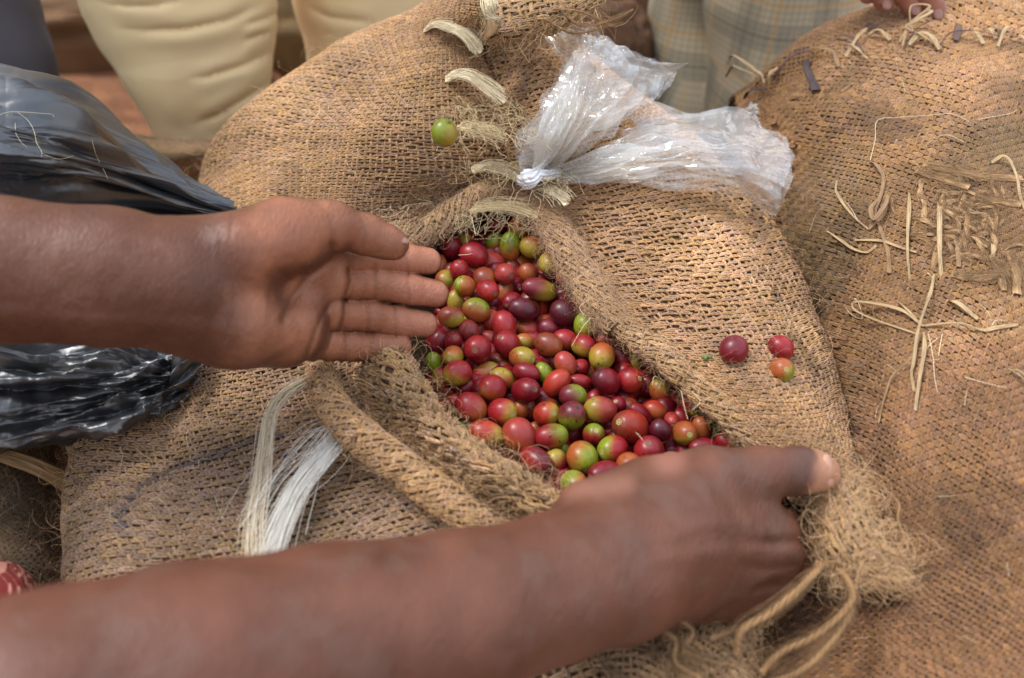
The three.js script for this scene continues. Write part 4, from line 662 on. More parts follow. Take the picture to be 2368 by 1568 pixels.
// ---------------------------------------------------------------- black plastic bag
const blackBag = thing('plastic_bag', 'shiny black plastic bag gathered under the open hand\'s forearm', 'plastic bag');
{
  const R = rows(`
-420,300,-0.20 -180,290,-0.18 0,290,-0.16 180,320,-0.14 330,390,-0.11 440,450,-0.07 515,490,-0.04
-420,200,0.03 -180,200,0.05 0,205,0.06 180,250,0.05 325,342,0.03 448,430,0.015 528,468,0.010
-420,176,0.13 -180,180,0.135 0,190,0.13 178,236,0.105 326,334,0.062 452,428,0.032 536,472,0.017
-420,250,0.135 -180,258,0.145 0,262,0.142 180,300,0.116 330,376,0.068 457,446,0.036 543,482,0.020
-420,330,0.12 -180,345,0.13 0,350,0.128 180,375,0.104 330,416,0.066 457,464,0.037 547,492,0.020
-420,440,0.08 -180,450,0.095 0,440,0.095 180,440,0.08 330,456,0.052 455,486,0.028 540,504,0.014
-420,560,0.03 -180,560,0.04 0,545,0.04 180,530,0.03 330,515,0.014 450,512,0.004 528,516,0.000
-420,680,0.02 -180,680,0.02 0,670,0.02 150,660,0.015 300,650,0.008 420,640,0.002 500,620,0.000
-420,770,0.05 -180,770,0.055 0,775,0.052 150,785,0.040 300,795,0.025 405,808,0.015 462,812,0.010
-420,860,0.05 -180,865,0.055 0,865,0.052 150,862,0.042 300,856,0.030 395,852,0.020 449,848,0.012
-420,960,0.03 -180,960,0.035 0,952,0.034 150,932,0.028 300,912,0.022 385,896,0.015 440,884,0.008
-420,1060,-0.01 -180,1060,-0.005 0,1038,0.006 160,1004,0.010 300,974,0.012 368,946,0.010 424,908,0.006
-420,1055,-0.08 -180,1050,-0.07 0,1022,-0.05 160,990,-0.035 300,960,-0.022 365,935,-0.012 415,900,-0.004`);
  const fold = (x) => { const f = x - Math.floor(x); return f < 0.3 ? f / 0.3 : 1 - (f - 0.3) / 0.7; };
  const S = patch(R, (u, v, p) => {
    const w = noise(u * 3, v * 5, 1.5), a = v * 20 + 1.4 * w + 0.6 * Math.sin(u * 4 + v * 7), b = v * 50 + 1.6 * noise(u * 2.5, v * 9, 4) + u * 2, near = sstep(u, 0.3, 1);
    const cr = (q, o) => 1 - Math.abs(noise(p.x * q + o, p.y * q, p.z * q)), patchy = sstep(noise(p.x * 9, p.y * 9, p.z * 9 + 5), -0.1, 0.4);
    const broad = v * 9 + 1.1 * noise(u * 2.2, v * 4, 6) + 0.5 * Math.sin(u * 3 + v * 5), big = 0.5 - Math.abs((broad - Math.floor(broad)) * 2 - 1) ;
    return 0.0105 * (1 - 0.5 * near) * big + (0.0052 * (1 - 0.4 * near)) * (fold(a * 0.75) - 0.5) * sstep(noise(u * 3 + 8, v * 9, 2), -0.15, 0.35) + 0.0022 * (fold(b) - 0.5) * sstep(u, 0.62, 1) + 0.0020 * cr(38, 3) * patchy + 0.0006 * cr(110, 8) * patchy + 0.013 * (1 - 0.6 * near) * facets(u * 0.5, v * 4.2, 0.13) + 0.0045 * facets(u * 2.6, v * 11, 0.4) * patchy;
  });
  part('film', mergeGeometries([grid(S, 260, 330)]), M.blackFilm, blackBag);
  const lip = patch(rows(`
400,812,0.020 430,812,0.020 462,818,0.018
396,850,0.026 424,850,0.024 450,850,0.016
385,900,0.022 420,898,0.018 444,884,0.010`), (u, v, p) => 0.006 * fold(v * 3 + u * 2) + 0.002 * fbm(p.x * 90, p.y * 90, p.z * 90, 2));
  part('torn_edge', grid(lip, 30, 40), M.blackFilm, blackBag);
  const bagTh = [], on = (s, r) => bagTh.push([s.trim().split(/\s+/).map((t) => { const [x, y] = t.split(',').map(Number); return onSurf(S, x, y, 0.002); }), r, r * 0.7]);
  on('-10,272 20,264 55,263 95,265 118,266 122,274', 0.00015); on('40,263 62,280 75,305 82,330 95,352 92,362', 0.00013); on('94,352 120,362 140,372 165,364', 0.00014); on('208,325 215,345 222,370 236,400 245,414', 0.00013); on('35,285 36,310 48,335 62,345', 0.00012);
  tag(part('sisal_threads', tubes(bagTh, 4, 40), M.sisalHair, scene), 'pale curled fibres lying on the black plastic bag', 'fibres');
}

// ---------------------------------------------------------------- knotted clear plastic
{
  const knot = thing('plastic_strip', 'knotted clear plastic bag strip tied through the sisal stitch, two crinkled wings', 'plastic strip');
  const crumple = (a, o = 0) => (u, v) => { const w = sstep(v, 0.02, 0.45), pl = Math.abs(((u * 9 + 1.5 * noise(u * 4, v * 1.2, o)) % 1) * 2 - 1) - 0.5; return a * (0.0075 * pl * sstep(v, 0.0, 0.2) * (1 - 0.75 * sstep(v, 0.35, 0.9)) + 0.0095 * w * facets(u, v, o)); };
  const w1 = rows(`
1222,402,0.036 1232,399,0.040 1242,396,0.042 1254,394,0.040 1266,396,0.036
1240,350,0.064 1256,345,0.074 1275,344,0.076 1296,350,0.072 1318,352,0.062
1268,270,0.084 1292,262,0.100 1322,262,0.104 1362,280,0.098 1402,300,0.080
1292,190,0.100 1322,172,0.118 1368,180,0.120 1428,205,0.112 1482,232,0.090
1302,120,0.110 1336,100,0.130 1392,120,0.134 1470,150,0.122 1545,188,0.100
1284,82,0.112 1332,56,0.134 1398,78,0.134 1492,136,0.124 1588,144,0.106`);
  part('wing', grid(patch(w1, crumple(1.0)), 150, 150), M.clearFilm, knot);
  const w1b = rows(`
1228,404,0.030 1238,402,0.034 1248,400,0.034 1262,400,0.030
1256,352,0.060 1272,350,0.064 1300,352,0.062 1326,342,0.056
1280,280,0.080 1310,268,0.090 1370,282,0.086 1420,288,0.072
1300,200,0.096 1338,180,0.108 1420,200,0.100 1492,218,0.082
1290,130,0.108 1345,100,0.120 1440,140,0.110 1530,180,0.092
1236,72,0.110 1330,62,0.122 1460,120,0.112 1560,168,0.096`);
  part('wing', grid(patch(w1b, crumple(1.1, 0.21)), 120, 120), M.clearFilm, knot);
  const w2 = rows(`
1262,392,0.042 1264,396,0.044 1266,400,0.044 1266,404,0.040 1262,408,0.034
1310,376,0.044 1318,386,0.052 1320,396,0.054 1320,406,0.050 1314,410,0.042
1392,326,0.052 1400,350,0.066 1402,375,0.070 1398,402,0.062 1386,412,0.052
1500,280,0.058 1508,315,0.078 1508,355,0.082 1500,388,0.074 1490,410,0.056
1620,262,0.060 1628,305,0.080 1632,355,0.086 1625,396,0.074 1615,416,0.054
1722,262,0.058 1738,310,0.076 1745,365,0.080 1738,412,0.070 1712,442,0.048
1770,300,0.050 1822,325,0.064 1826,385,0.066 1812,440,0.058 1800,482,0.040`);
  const flip = (r) => { const o = []; for (let j = 0; j < r[0].length; j++) o.push(r.map((x) => x[j])); return o; };
  const crum2 = (a) => crumple(a, 0.37);
  part('wing', grid(patch(w2, crum2(1)), 150, 170), M.clearFilm, knot);
  part('wing', grid(patch(w2.map((r, j) => r.map((p, i) => p.clone().add(new V3(0.003 * Math.sin(j * 2 + i), -0.002 - 0.0006 * j, 0.004 * Math.cos(i * 2 + j))))), crumple(1.2, 0.71)), 110, 120), M.clearFilm, knot);
  const tip = rows(`
1718,275,0.06 1735,272,0.066 1752,282,0.06
1728,255,0.066 1740,252,0.07 1752,262,0.066
1736,238,0.07 1742,238,0.072 1748,244,0.07`);
  part('torn_corner', grid(patch(tip, crumple(0.6)), 24, 24), M.clearFilm, knot);
  const kt = (s, r, f = 0.8) => grid(tubeSurf(pts(s), r, f, undefined, (u, v, p) => 0.0007 * Math.sin(v * 44 + u * 3) + 0.0009 * noise(u * 3, v * 7, 3) + 0.0004 * fbm(p.x * 300, p.y * 300, p.z * 300, 2)), 40, 60);
  mat('knotFilm', { physical: true, color: RGB(0.86, 0.87, 0.9), roughness: 0.16, transmission: 0.35, thickness: 0, ior: 1.5, bumpMap: TX.film, bumpScale: 0.0015 });
  part('wing', grid(patch(w1.map((r, j) => r.map((q, i) => q.clone().add(new V3(0.003 * Math.sin(i * 3), -0.004 - 0.001 * j, 0.003 * Math.cos(i * 2))))), crumple(1.2, 0.55)), 90, 110), M.clearFilm, knot);
  mat('pleatFilm', { physical: true, color: RGB(0.95, 0.945, 0.93), roughness: 0.12, transmission: 0.84, thickness: 0, ior: 1.5 });
  const pleat = (s, r0, r1, o) => grid(tubeSurf(pts(s), (u) => (r0 + (r1 - r0) * u ** 1.3) * (1 - 0.86 * sstep(u, 0.6, 1)), 0.6, undefined, (u, v, p) => (r0 + (r1 - r0) * u) * (1 - 0.86 * sstep(u, 0.6, 1)) * (0.34 * Math.abs(((v * 11 + 0.6 * noise(u * 3, v * 4, o)) % 1) * 2 - 1) - 0.17 + 0.25 * noise(u * 4 + o, v * 5, 2))), 60, 140);
  part('gathered_film', pleat('1238,397,0.048 1252,360,0.068 1278,300,0.089 1310,235,0.104 1335,180,0.112', 0.0040, 0.0150, 3), M.pleatFilm, knot);
  part('gathered_film', pleat('1258,398,0.046 1310,394,0.052 1380,378,0.062 1460,360,0.070 1540,348,0.075', 0.0042, 0.0165, 7), M.pleatFilm, knot);
  part('knot', mergeGeometries([kt('1206,420,0.042 1216,412,0.050 1232,402,0.053 1250,394,0.052 1266,396,0.046', (u) => 0.0046 + 0.0014 * Math.sin(u * 7)), kt('1204,414,0.040 1218,424,0.047 1234,416,0.053 1246,400,0.054 1252,384,0.05', (u) => 0.0038), kt('1240,392,0.046 1250,404,0.053 1266,404,0.052 1290,398,0.048', (u) => 0.0042)]), M.knotFilm, knot);
}

// ---------------------------------------------------------------- people: bodies meshed from a distance field
function netMesh(f, lo, hi, h) { // surface nets, evaluated only near the surface
  const n = [0, 1, 2].map((k) => Math.ceil((hi[k] - lo[k]) / h) + 1), [nx, ny, nz] = n, val = new Float32Array(nx * ny * nz).fill(1), B = 8, id = (i, j, k) => i + nx * (j + ny * k);
  for (let k = 0; k < nz; k += B) for (let j = 0; j < ny; j += B) for (let i = 0; i < nx; i += B) {
    const c = f(lo[0] + (i + B / 2) * h, lo[1] + (j + B / 2) * h, lo[2] + (k + B / 2) * h), far = Math.abs(c) > B * h * 0.95 + 0.004;
    for (let z = k; z < Math.min(k + B, nz); z++) for (let y = j; y < Math.min(j + B, ny); y++) for (let x = i; x < Math.min(i + B, nx); x++) val[id(x, y, z)] = far ? c : f(lo[0] + x * h, lo[1] + y * h, lo[2] + z * h);
  }
  const vid = new Map(), P3 = [], idx = [], E = [[0, 1], [2, 3], [4, 5], [6, 7], [0, 2], [1, 3], [4, 6], [5, 7], [0, 4], [1, 5], [2, 6], [3, 7]];
  for (let k = 0; k < nz - 1; k++) for (let j = 0; j < ny - 1; j++) for (let i = 0; i < nx - 1; i++) {
    const b = id(i, j, k), v = [val[b], val[b + 1], val[b + nx], val[b + nx + 1], val[b + nx * ny], val[b + nx * ny + 1], val[b + nx * ny + nx], val[b + nx * ny + nx + 1]];
    let m = 0; for (let q = 0; q < 8; q++) if (v[q] < 0) m++;
    if (!m || m === 8) continue;
    let sx = 0, sy = 0, sz = 0, c = 0;
    for (const [p, q] of E) if ((v[p] < 0) !== (v[q] < 0)) { const t = v[p] / (v[p] - v[q]); sx += (p & 1) + t * ((q & 1) - (p & 1)); sy += ((p >> 1) & 1) + t * (((q >> 1) & 1) - ((p >> 1) & 1)); sz += (p >> 2) + t * ((q >> 2) - (p >> 2)); c++; }
    vid.set(b, P3.length / 3); P3.push(lo[0] + (i + sx / c) * h, lo[1] + (j + sy / c) * h, lo[2] + (k + sz / c) * h);
  }
  for (let k = 1; k < nz - 1; k++) for (let j = 1; j < ny - 1; j++) for (let i = 1; i < nx - 1; i++) {
    const b = id(i, j, k), s = val[b] < 0;
    const quad = (d, o1, o2) => { if ((val[b + d] < 0) === s) return; const q = [vid.get(b - o1 - o2), vid.get(b - o2), vid.get(b), vid.get(b - o1)]; if (q.some((x) => x === undefined)) return; if (s) idx.push(q[0], q[1], q[2], q[0], q[2], q[3]); else idx.push(q[0], q[2], q[1], q[0], q[3], q[2]); };
    quad(1, nx, nx * ny); quad(nx, nx * ny, 1); quad(nx * ny, 1, nx);
  }
  return { P3, idx };
}
const smin = (a, b, k) => { const h = Math.max(k - Math.abs(a - b), 0) / k; return Math.min(a, b) - h * h * k * 0.25; };
function cap(x, y, z, a, b) { // tapered capsule between two joints [x, y, z, r]
  const dx = b[0] - a[0], dy = b[1] - a[1], dz = b[2] - a[2], t = clamp(((x - a[0]) * dx + (y - a[1]) * dy + (z - a[2]) * dz) / (dx * dx + dy * dy + dz * dz), 0, 1);
  return Math.hypot(x - a[0] - dx * t, y - a[1] - dy * t, z - a[2] - dz * t) - (a[3] + (b[3] - a[3]) * t);
}
function chain(x, y, z, J, k) { let d = 1e9; for (let i = 0; i + 1 < J.length; i++) d = i ? smin(d, cap(x, y, z, J[i], J[i + 1]), k) : cap(x, y, z, J[0], J[1]); return d; }
// lens frame: x right, y up, z away from the lens; joints are given as seen in the photograph with their depth and radius
const J = (px, py, z, rpx) => [(px - CX) * z / F, (CY - py) * z / F, z, rpx * z / F];
const jn = (s) => s.trim().split(/\s+/).map((t) => J(...t.split(',').map(Number)));
const toWorld = (x, y, z) => CAM.clone().addScaledVector(RT, x).addScaledVector(UPV, y).addScaledVector(FW, z);
const segD = (px, py, L) => { let m = 1e9; for (let i = 0; i + 3 < L.length; i += 2) { const ax = L[i], ay = L[i + 1], dx = L[i + 2] - ax, dy = L[i + 3] - ay, t = clamp(((px - ax) * dx + (py - ay) * dy) / (dx * dx + dy * dy), 0, 1); m = Math.min(m, Math.hypot(px - ax - dx * t, py - ay - dy * t)); } return m; };
function bodyGeo(f, lo, hi, h, color, uvOf, world = toWorld) {
  const { P3, idx } = netMesh(f, lo, hi, h), n = P3.length / 3, pos = new Float32Array(n * 3), nor = new Float32Array(n * 3), col = new Float32Array(n * 3), uv = new Float32Array(n * 2), e = h * 0.35, o = world(0, 0, 0);
  for (let i = 0; i < n; i++) {
    let x = P3[i * 3], y = P3[i * 3 + 1], z = P3[i * 3 + 2], g;
    for (let it = 0; it < 2; it++) { const d = f(x, y, z); g = [f(x + e, y, z) - f(x - e, y, z), f(x, y + e, z) - f(x, y - e, z), f(x, y, z + e) - f(x, y, z - e)]; const l = Math.hypot(...g) || 1; g = g.map((q) => q / l); if (it === 0) { const s = clamp(d, -h, h); x -= g[0] * s; y -= g[1] * s; z -= g[2] * s; } }
    const p = world(x, y, z), w = world(g[0], g[1], g[2]).sub(o), c = color(x, y, z, g), t = uvOf(x, y, z, g);
    pos.set([p.x, p.y, p.z], i * 3); nor.set([w.x, w.y, w.z], i * 3); col.set(c, i * 3); uv.set(t, i * 2);
  }
  const G = new THREE.BufferGeometry(); G.setAttribute('position', new THREE.BufferAttribute(pos, 3)); G.setAttribute('normal', new THREE.BufferAttribute(nor, 3)); G.setAttribute('color', new THREE.BufferAttribute(col, 3)); G.setAttribute('uv', new THREE.BufferAttribute(uv, 2));
  // faces outward
  const a = pos, t0 = [0, 0, 0]; let sgn = 0; for (let q = 0; q < Math.min(idx.length, 3000); q += 3) { const [i, j, k] = [idx[q] * 3, idx[q + 1] * 3, idx[q + 2] * 3], u = [a[j] - a[i], a[j + 1] - a[i + 1], a[j + 2] - a[i + 2]], v = [a[k] - a[i], a[k + 1] - a[i + 1], a[k + 2] - a[i + 2]]; sgn += (u[1] * v[2] - u[2] * v[1]) * nor[i] + (u[2] * v[0] - u[0] * v[2]) * nor[i + 1] + (u[0] * v[1] - u[1] * v[0]) * nor[i + 2]; }
  if (sgn < 0) for (let q = 0; q < idx.length; q += 3) { const s = idx[q + 1]; idx[q + 1] = idx[q + 2]; idx[q + 2] = s; }
  G.setIndex(idx); return G;
}
const mix3 = (a, b, k) => a.map((x, i) => x + (b[i] - x) * clamp(k, 0, 1));
const DARK = [0.086, 0.029, 0.014], MID = [0.135, 0.047, 0.023], PALM = [0.31, 0.118, 0.060], TIP = [0.40, 0.155, 0.088], ASH = [0.125, 0.068, 0.048];

// the open hand, palm towards the lens
const armL = jn('-1250,560,0.36,185 -640,610,0.372,180 -250,622,0.385,176 0,624,0.400,166 250,640,0.415,158 420,660,0.428,150');
const wristL = [...jn('420,612,0.430,102 520,600,0.436,92'), ...jn('420,712,0.432,102 520,735,0.440,96'), ...jn('420,662,0.432,128 520,668,0.440,112')];
const palmL = [jn('520,600,0.440,92 640,575,0.462,86 752,608,0.488,46'), jn('520,665,0.444,100 660,660,0.470,84 760,655,0.490,45'), jn('520,720,0.446,100 660,725,0.472,82 750,725,0.491,44'), jn('530,745,0.446,96 640,770,0.468,76 716,792,0.488,43')];
const thenar = jn('560,580,0.428,86 660,545,0.446,84 745,530,0.462,66'), thumbL = jn('690,540,0.450,68 772,522,0.466,51 846,543,0.480,43 896,561,0.487,35 914,567,0.489,29'), hypo = jn('560,765,0.436,78 680,770,0.466,64');
const fingersL = [jn('752,608,0.488,43 800,602,0.503,40 868,598,0.520,38 940,600,0.538,35 990,605,0.548,31'), jn('760,655,0.490,43 806,656,0.505,41 868,657,0.520,39 945,669,0.537,37 1005,679,0.549,33'), jn('750,725,0.491,43 796,728,0.506,40 850,731,0.518,38 918,744,0.535,37 980,750,0.547,32'), jn('716,792,0.488,41 756,796,0.500,38 802,799,0.512,36 862,802,0.526,36 919,803,0.536,33')];
const creaseL = [
  [[868, 614, 866, 640, 872, 655, 868, 690], 5, 0.0013], [[942, 636, 946, 668, 942, 704], 4, 0.0010], [[806, 622, 810, 650, 800, 682], 6, 0.0013],
  [[848, 700, 853, 730, 850, 766], 5, 0.0013], [[914, 712, 918, 742, 914, 778], 4, 0.0010], [[796, 696, 797, 725, 790, 756], 6, 0.0012],
  [[800, 764, 803, 800, 800, 838], 5, 0.0012], [[860, 768, 862, 803, 860, 836], 4, 0.0009], [[768, 768, 760, 800, 736, 838], 6, 0.0012], [[938, 575, 940, 600, 944, 634], 4, 0.0009],
  [[770, 570, 772, 590, 758, 606, 712, 640, 678, 690, 655, 740], 10, 0.0024], [[796, 692, 765, 704, 740, 740, 722, 790, 704, 838], 7, 0.0012], 
  [[538, 500, 532, 570, 545, 640, 540, 720, 520, 790], 5, 0.0006], [[515, 520, 508, 580, 520, 650, 512, 730], 4, 0.0004], [[488, 540, 486, 620, 494, 700], 4, 0.0003], [[552, 540, 556, 600, 560, 650], 4, 0.0003],
  [[840, 520, 846, 545, 838, 570], 6, 0.0004], [[760, 500, 772, 540, 768, 575], 7, 0.0004],
];
const fL = (x, y, z) => {
  let d = chain(x, y, z, armL, 0.006);
  if (x > -0.24) {
    for (let i = 0; i < 6; i += 2) d = smin(d, cap(x, y, z, wristL[i], wristL[i + 1]), 0.008);
    let p = 1e9; for (const c of palmL) p = smin(p, chain(x, y, z, c, 0.006), 0.010);
    d = smin(d, p, 0.014); d = smin(d, chain(x, y, z, thenar, 0.008), 0.010); d = smin(d, chain(x, y, z, hypo, 0.01), 0.012);
    let g = 1e9; for (const c of fingersL) g = Math.min(g, smin(d, chain(x, y, z, c, 0.003), 0.004));
    d = Math.min(d, g);
    d = smin(d, chain(x, y, z, thumbL, 0.007), 0.0045);
    if (x > -0.19) { const px = CX + x * F / z, py = CY - y * F / z; for (const [l, w, a] of creaseL) { const q = segD(px, py, l); if (q < w * 3) d += a * Math.exp(-(q * q) / (w * w)) * 0.55; }
      const q = Math.hypot((px - 690) / 75, (py - 672) / 55); if (q < 2) d += 0.006 * Math.exp(-q * q * 1.6); }
    d += 0.0005 * fbm(x * 90, y * 90, z * 90, 2);
  }
  if (x < -0.19 + 0.06) { const t1 = 0.0011 * Math.exp(-(((y + 0.004 + x * 0.06) / 0.0045) ** 2)) * sstep(x, -0.36, -0.2) * (1 - sstep(x, -0.17, -0.13)); d -= t1; }
  return d + 0.0010 * fbm(x * 28 + 7, y * 28, z * 28, 2);
};
const colL = (x, y, z, g) => {
  const px = CX + x * F / z, py = CY - y * F / z, n = fbm(x * 45, y * 45, z * 45, 4), n2 = fbm(x * 260, y * 260, z * 260, 3), palmy = sstep(px + 60 * n, 470, 640) * sstep(-g[2], 0.05, 0.62);
  let c = mix3(DARK, MID, 0.45 + 0.9 * n); c = mix3(c, ASH, 0.25 * sstep(n2 + n, 0.1, 0.5));
  c = mix3(c, mix3(PALM, MID, 0.25 - 0.6 * n), palmy);
  if (px > 720) c = mix3(c, PALM, 0.6 * palmy * sstep(px, 720, 800));
  c = mix3(c, TIP, palmy * sstep(px + 30 * n, 880, 975) * (py > 590 || px > 945 ? 1 : 0.15));
  if (py < 585 && px > 760 && px < 945) c = mix3(c, DARK, 0.25);
  let cr = 0; for (const [l, w] of creaseL) { const q = segD(px, py, l); if (q < w * 2.4) cr = Math.max(cr, Math.exp(-(q * q) / (w * w * 0.5))); }
  c = mix3(c, [0.12, 0.046, 0.025], 0.25 * cr);
  return c.map((v) => v * (1 + 0.16 * n2));
};
const uvL = (x, y, z) => [x * 22, Math.atan2(y - 0.028 + Math.max(0, x + 0.2) * 0.1, 0.45 + Math.max(0, x + 0.2) * 0.95 - z) * 1.1];
// the gripping arm, back of the hand up
const armR = jn('-760,1960,0.235,300 -250,1745,0.252,290 120,1650,0.262,280 420,1574,0.280,262 760,1492,0.308,226 1060,1420,0.338,188 1290,1352,0.366,163 1420,1312,0.386,150');
const handR = [jn('1420,1292,0.388,140 1560,1210,0.405,116 1772,1238,0.438,64'), jn('1420,1312,0.390,140 1570,1265,0.410,116 1776,1275,0.440,74'), jn('1420,1330,0.392,130 1560,1320,0.414,102 1740,1335,0.444,70'), jn('1430,1345,0.394,110 1540,1365,0.418,80 1672,1376,0.446,62')];
const fingR = [jn('1775,1240,0.441,60 1832,1262,0.466,46 1815,1215,0.500,42'), jn('1780,1280,0.444,66 1822,1292,0.474,48 1800,1240,0.505,42'), jn('1740,1340,0.448,64 1790,1340,0.480,46 1790,1280,0.508,40'), jn('1672,1380,0.450,58 1722,1392,0.482,42 1740,1340,0.508,38')];
const thumbR = jn('1520,1150,0.412,84 1640,1110,0.424,72 1755,1092,0.434,57 1845,1087,0.442,50 1886,1090,0.447,42 1902,1094,0.449,36'), thenR = jn('1450,1180,0.402,66 1552,1080,0.452,34'), thenR2 = jn('1350,1170,0.395,52 1450,1150,0.42,52');
const fR = (x, y, z) => {
  let d = chain(x, y, z, armR, 0.006);
  if (x > -0.06) {
    let p = 1e9; for (const c of handR) p = smin(p, chain(x, y, z, c, 0.006), 0.010);
    d = smin(d, p, 0.016); d = smin(d, chain(x, y, z, thenR2, 0.01), 0.014); d = smin(d, chain(x, y, z, thenR, 0.01), 0.018);
    let g = 1e9; for (const c of fingR) g = Math.min(g, smin(d, chain(x, y, z, c, 0.006), 0.007));
    d = smin(Math.min(d, g), chain(x, y, z, thumbR, 0.006), 0.013);
    for (const [kx, ky, kz] of [[1786, 1216, 0.428], [1780, 1280, 0.432], [1742, 1340, 0.436]]) { const q = Math.hypot(x - (kx - CX) * kz / F, y - (CY - ky) * kz / F, z - kz); d -= 0.0032 * Math.exp(-q * q / 0.00012); }
    for (const l of [[1700, 1252, 1790, 1256, 1850, 1250], [1690, 1308, 1770, 1316, 1832, 1306], [1640, 1362, 1712, 1370, 1790, 1352]]) { const q = segD(CX + x * F / z, CY - y * F / z, l); if (q < 40) d += 0.0022 * Math.exp(-q * q / 160) * sstep(CX + x * F / z, 1690, 1780); }
    d -= 0.0009 * Math.exp(-(segD(CX + x * F / z, CY - y * F / z, [1540, 1240, 1640, 1212, 1730, 1208]) ** 2) / 420) + 0.0007 * Math.exp(-(segD(CX + x * F / z, CY - y * F / z, [1520, 1295, 1640, 1280, 1730, 1280]) ** 2) / 420);
  }
  return d + 0.0011 * fbm(x * 30 + 17, y * 30, z * 30, 3);
};
const colR = (x, y, z, g) => {
  const px = CX + x * F / z, py = CY - y * F / z, n = fbm(x * 42 + 3, y * 42, z * 42, 3), n2 = fbm(x * 120, y * 120, z * 120, 2);
  let c = mix3(DARK, [0.15, 0.054, 0.030], 0.5 + 1.0 * n); c = mix3(c, ASH, 0.35 * sstep(n2 - n, 0.0, 0.4));
  c = mix3(c, [0.25, 0.10, 0.066], sstep(150 - Math.hypot(px - 1545, py - 1056) * 2.4, 0, 120)); if (py < 1165) { const e = px + 26 * n + 0.0022 * (py - 1087) * (py - 1087); c = mix3(c, [0.07, 0.035, 0.026], 0.6 * sstep(px, 1790, 1850) * (1 - sstep(e, 1868, 1890))); c = mix3(c, [0.40, 0.19, 0.11], sstep(e, 1872, 1898)); }; c = mix3(c, [0.30, 0.125, 0.08], 0.55 * sstep(110 - segD(px, py, [1310, 1130, 1440, 1118]) * 2.4, 0, 110));
  if (z > 0.455 && px > 1780) c = mix3(c, PALM, 0.6);
  return c.map((v) => v * (1 + 0.1 * n2));
};
const uvR = (x, y, z) => [x * 22, Math.atan2(y + 0.118, 0.40 + x * 0.72 - z) * 1.1];
{
  const person = thing('person', 'person reaching in, one palm open over the cherries, other hand gripping the sack', 'person', new V3());
  const gl = bodyGeo(fL, [-0.47, -0.10, 0.29], [-0.03, 0.11, 0.585], 0.0015, colL, uvL), gr = bodyGeo(fR, [-0.27, -0.24, 0.17], [0.20, -0.02, 0.545], 0.0022, colR, uvR);
  // shoulders, neck and head outside the frame, in world axes
  const eL = toWorld(...armL[0].slice(0, 3)), eR = toWorld(...armR[0].slice(0, 3)), shL = [-0.86, 0.50, 0.16, 0.062], shR = [-0.66, 0.52, 0.60, 0.062];
  const fB = (x, y, z) => { let d = smin(cap(x, y, z, [eL.x - 0.0, eL.y, eL.z, 0.037], shL), cap(x, y, z, [eR.x, eR.y, eR.z, 0.039], shR), 0.04); d = smin(d, cap(x, y, z, shL, shR), 0.06); d = smin(d, cap(x, y, z, [-0.84, 0.45, 0.42, 0.12], [-0.98, 0.02, 0.50, 0.13]), 0.08); d = smin(d, cap(x, y, z, [-0.76, 0.56, 0.38, 0.055], [-0.72, 0.66, 0.37, 0.052]), 0.04); return smin(d, cap(x, y, z, [-0.71, 0.72, 0.365, 0.085], [-0.67, 0.76, 0.355, 0.088]), 0.03); };
  const id3 = (x, y, z) => new V3(x, y, z), gb = bodyGeo(fB, [-1.15, -0.15, -0.05], [-0.2, 0.88, 0.85], 0.013, () => DARK, (x, y) => [x * 20, y * 20], id3);
  part('body', mergeGeometries([gl, gr, gb]), M.skin, person);
  const fS = (x, y, z) => { let d = cap(x, y, z, [-0.84, 0.45, 0.42, 0.135], [-1.0, -0.06, 0.51, 0.145]); const mid = (s, e, k) => [s[0] + (e.x - s[0]) * k, s[1] + (e.y - s[1]) * k, s[2] + (e.z - s[2]) * k, 0.068]; d = smin(d, cap(x, y, z, [...shL.slice(0, 3), 0.075], mid(shL, eL, 0.5)), 0.07); d = smin(d, cap(x, y, z, [...shR.slice(0, 3), 0.075], mid(shR, eR, 0.5)), 0.07); return smin(d, cap(x, y, z, [...shL.slice(0, 3), 0.07], [...shR.slice(0, 3), 0.07]), 0.06); };
  part('shirt', bodyGeo(fS, [-1.25, -0.25, -0.05], [-0.2, 0.70, 0.85], 0.014, () => [1, 1, 1], (x, y) => [x * 5, y * 5], id3), M.shirt, person);
  // thumb nails
  const nail = (px, py, z, dx, dy, l, w, tilt) => { const c = toWorld(...J(px, py, z, 0).slice(0, 3)), X = RT.clone().multiplyScalar(dx).addScaledVector(UPV, -dy).normalize(), Nn = FW.clone().negate().addScaledVector(UPV, tilt[1]).addScaledVector(RT, tilt[0]).normalize(), Y = Nn.clone().cross(X).normalize(); X.copy(Y.clone().cross(Nn)); const g = new THREE.SphereGeometry(1, 16, 10), m = new THREE.Matrix4().makeBasis(X.multiplyScalar(l), Y.multiplyScalar(w), Nn.multiplyScalar(l * 0.28)); m.setPosition(c); g.applyMatrix4(m); return g; };
  part('fingernail', nail(1914, 1088, 0.4385, 0.12, 1, 0.0092, 0.0050, [0.75, 0.1]), M.nailPale, person);
  part('fingernail', nail(926, 552, 0.4835, 1, 0.65, 0.0056, 0.0034, [0.5, 1.0]), M.nail, person);
}
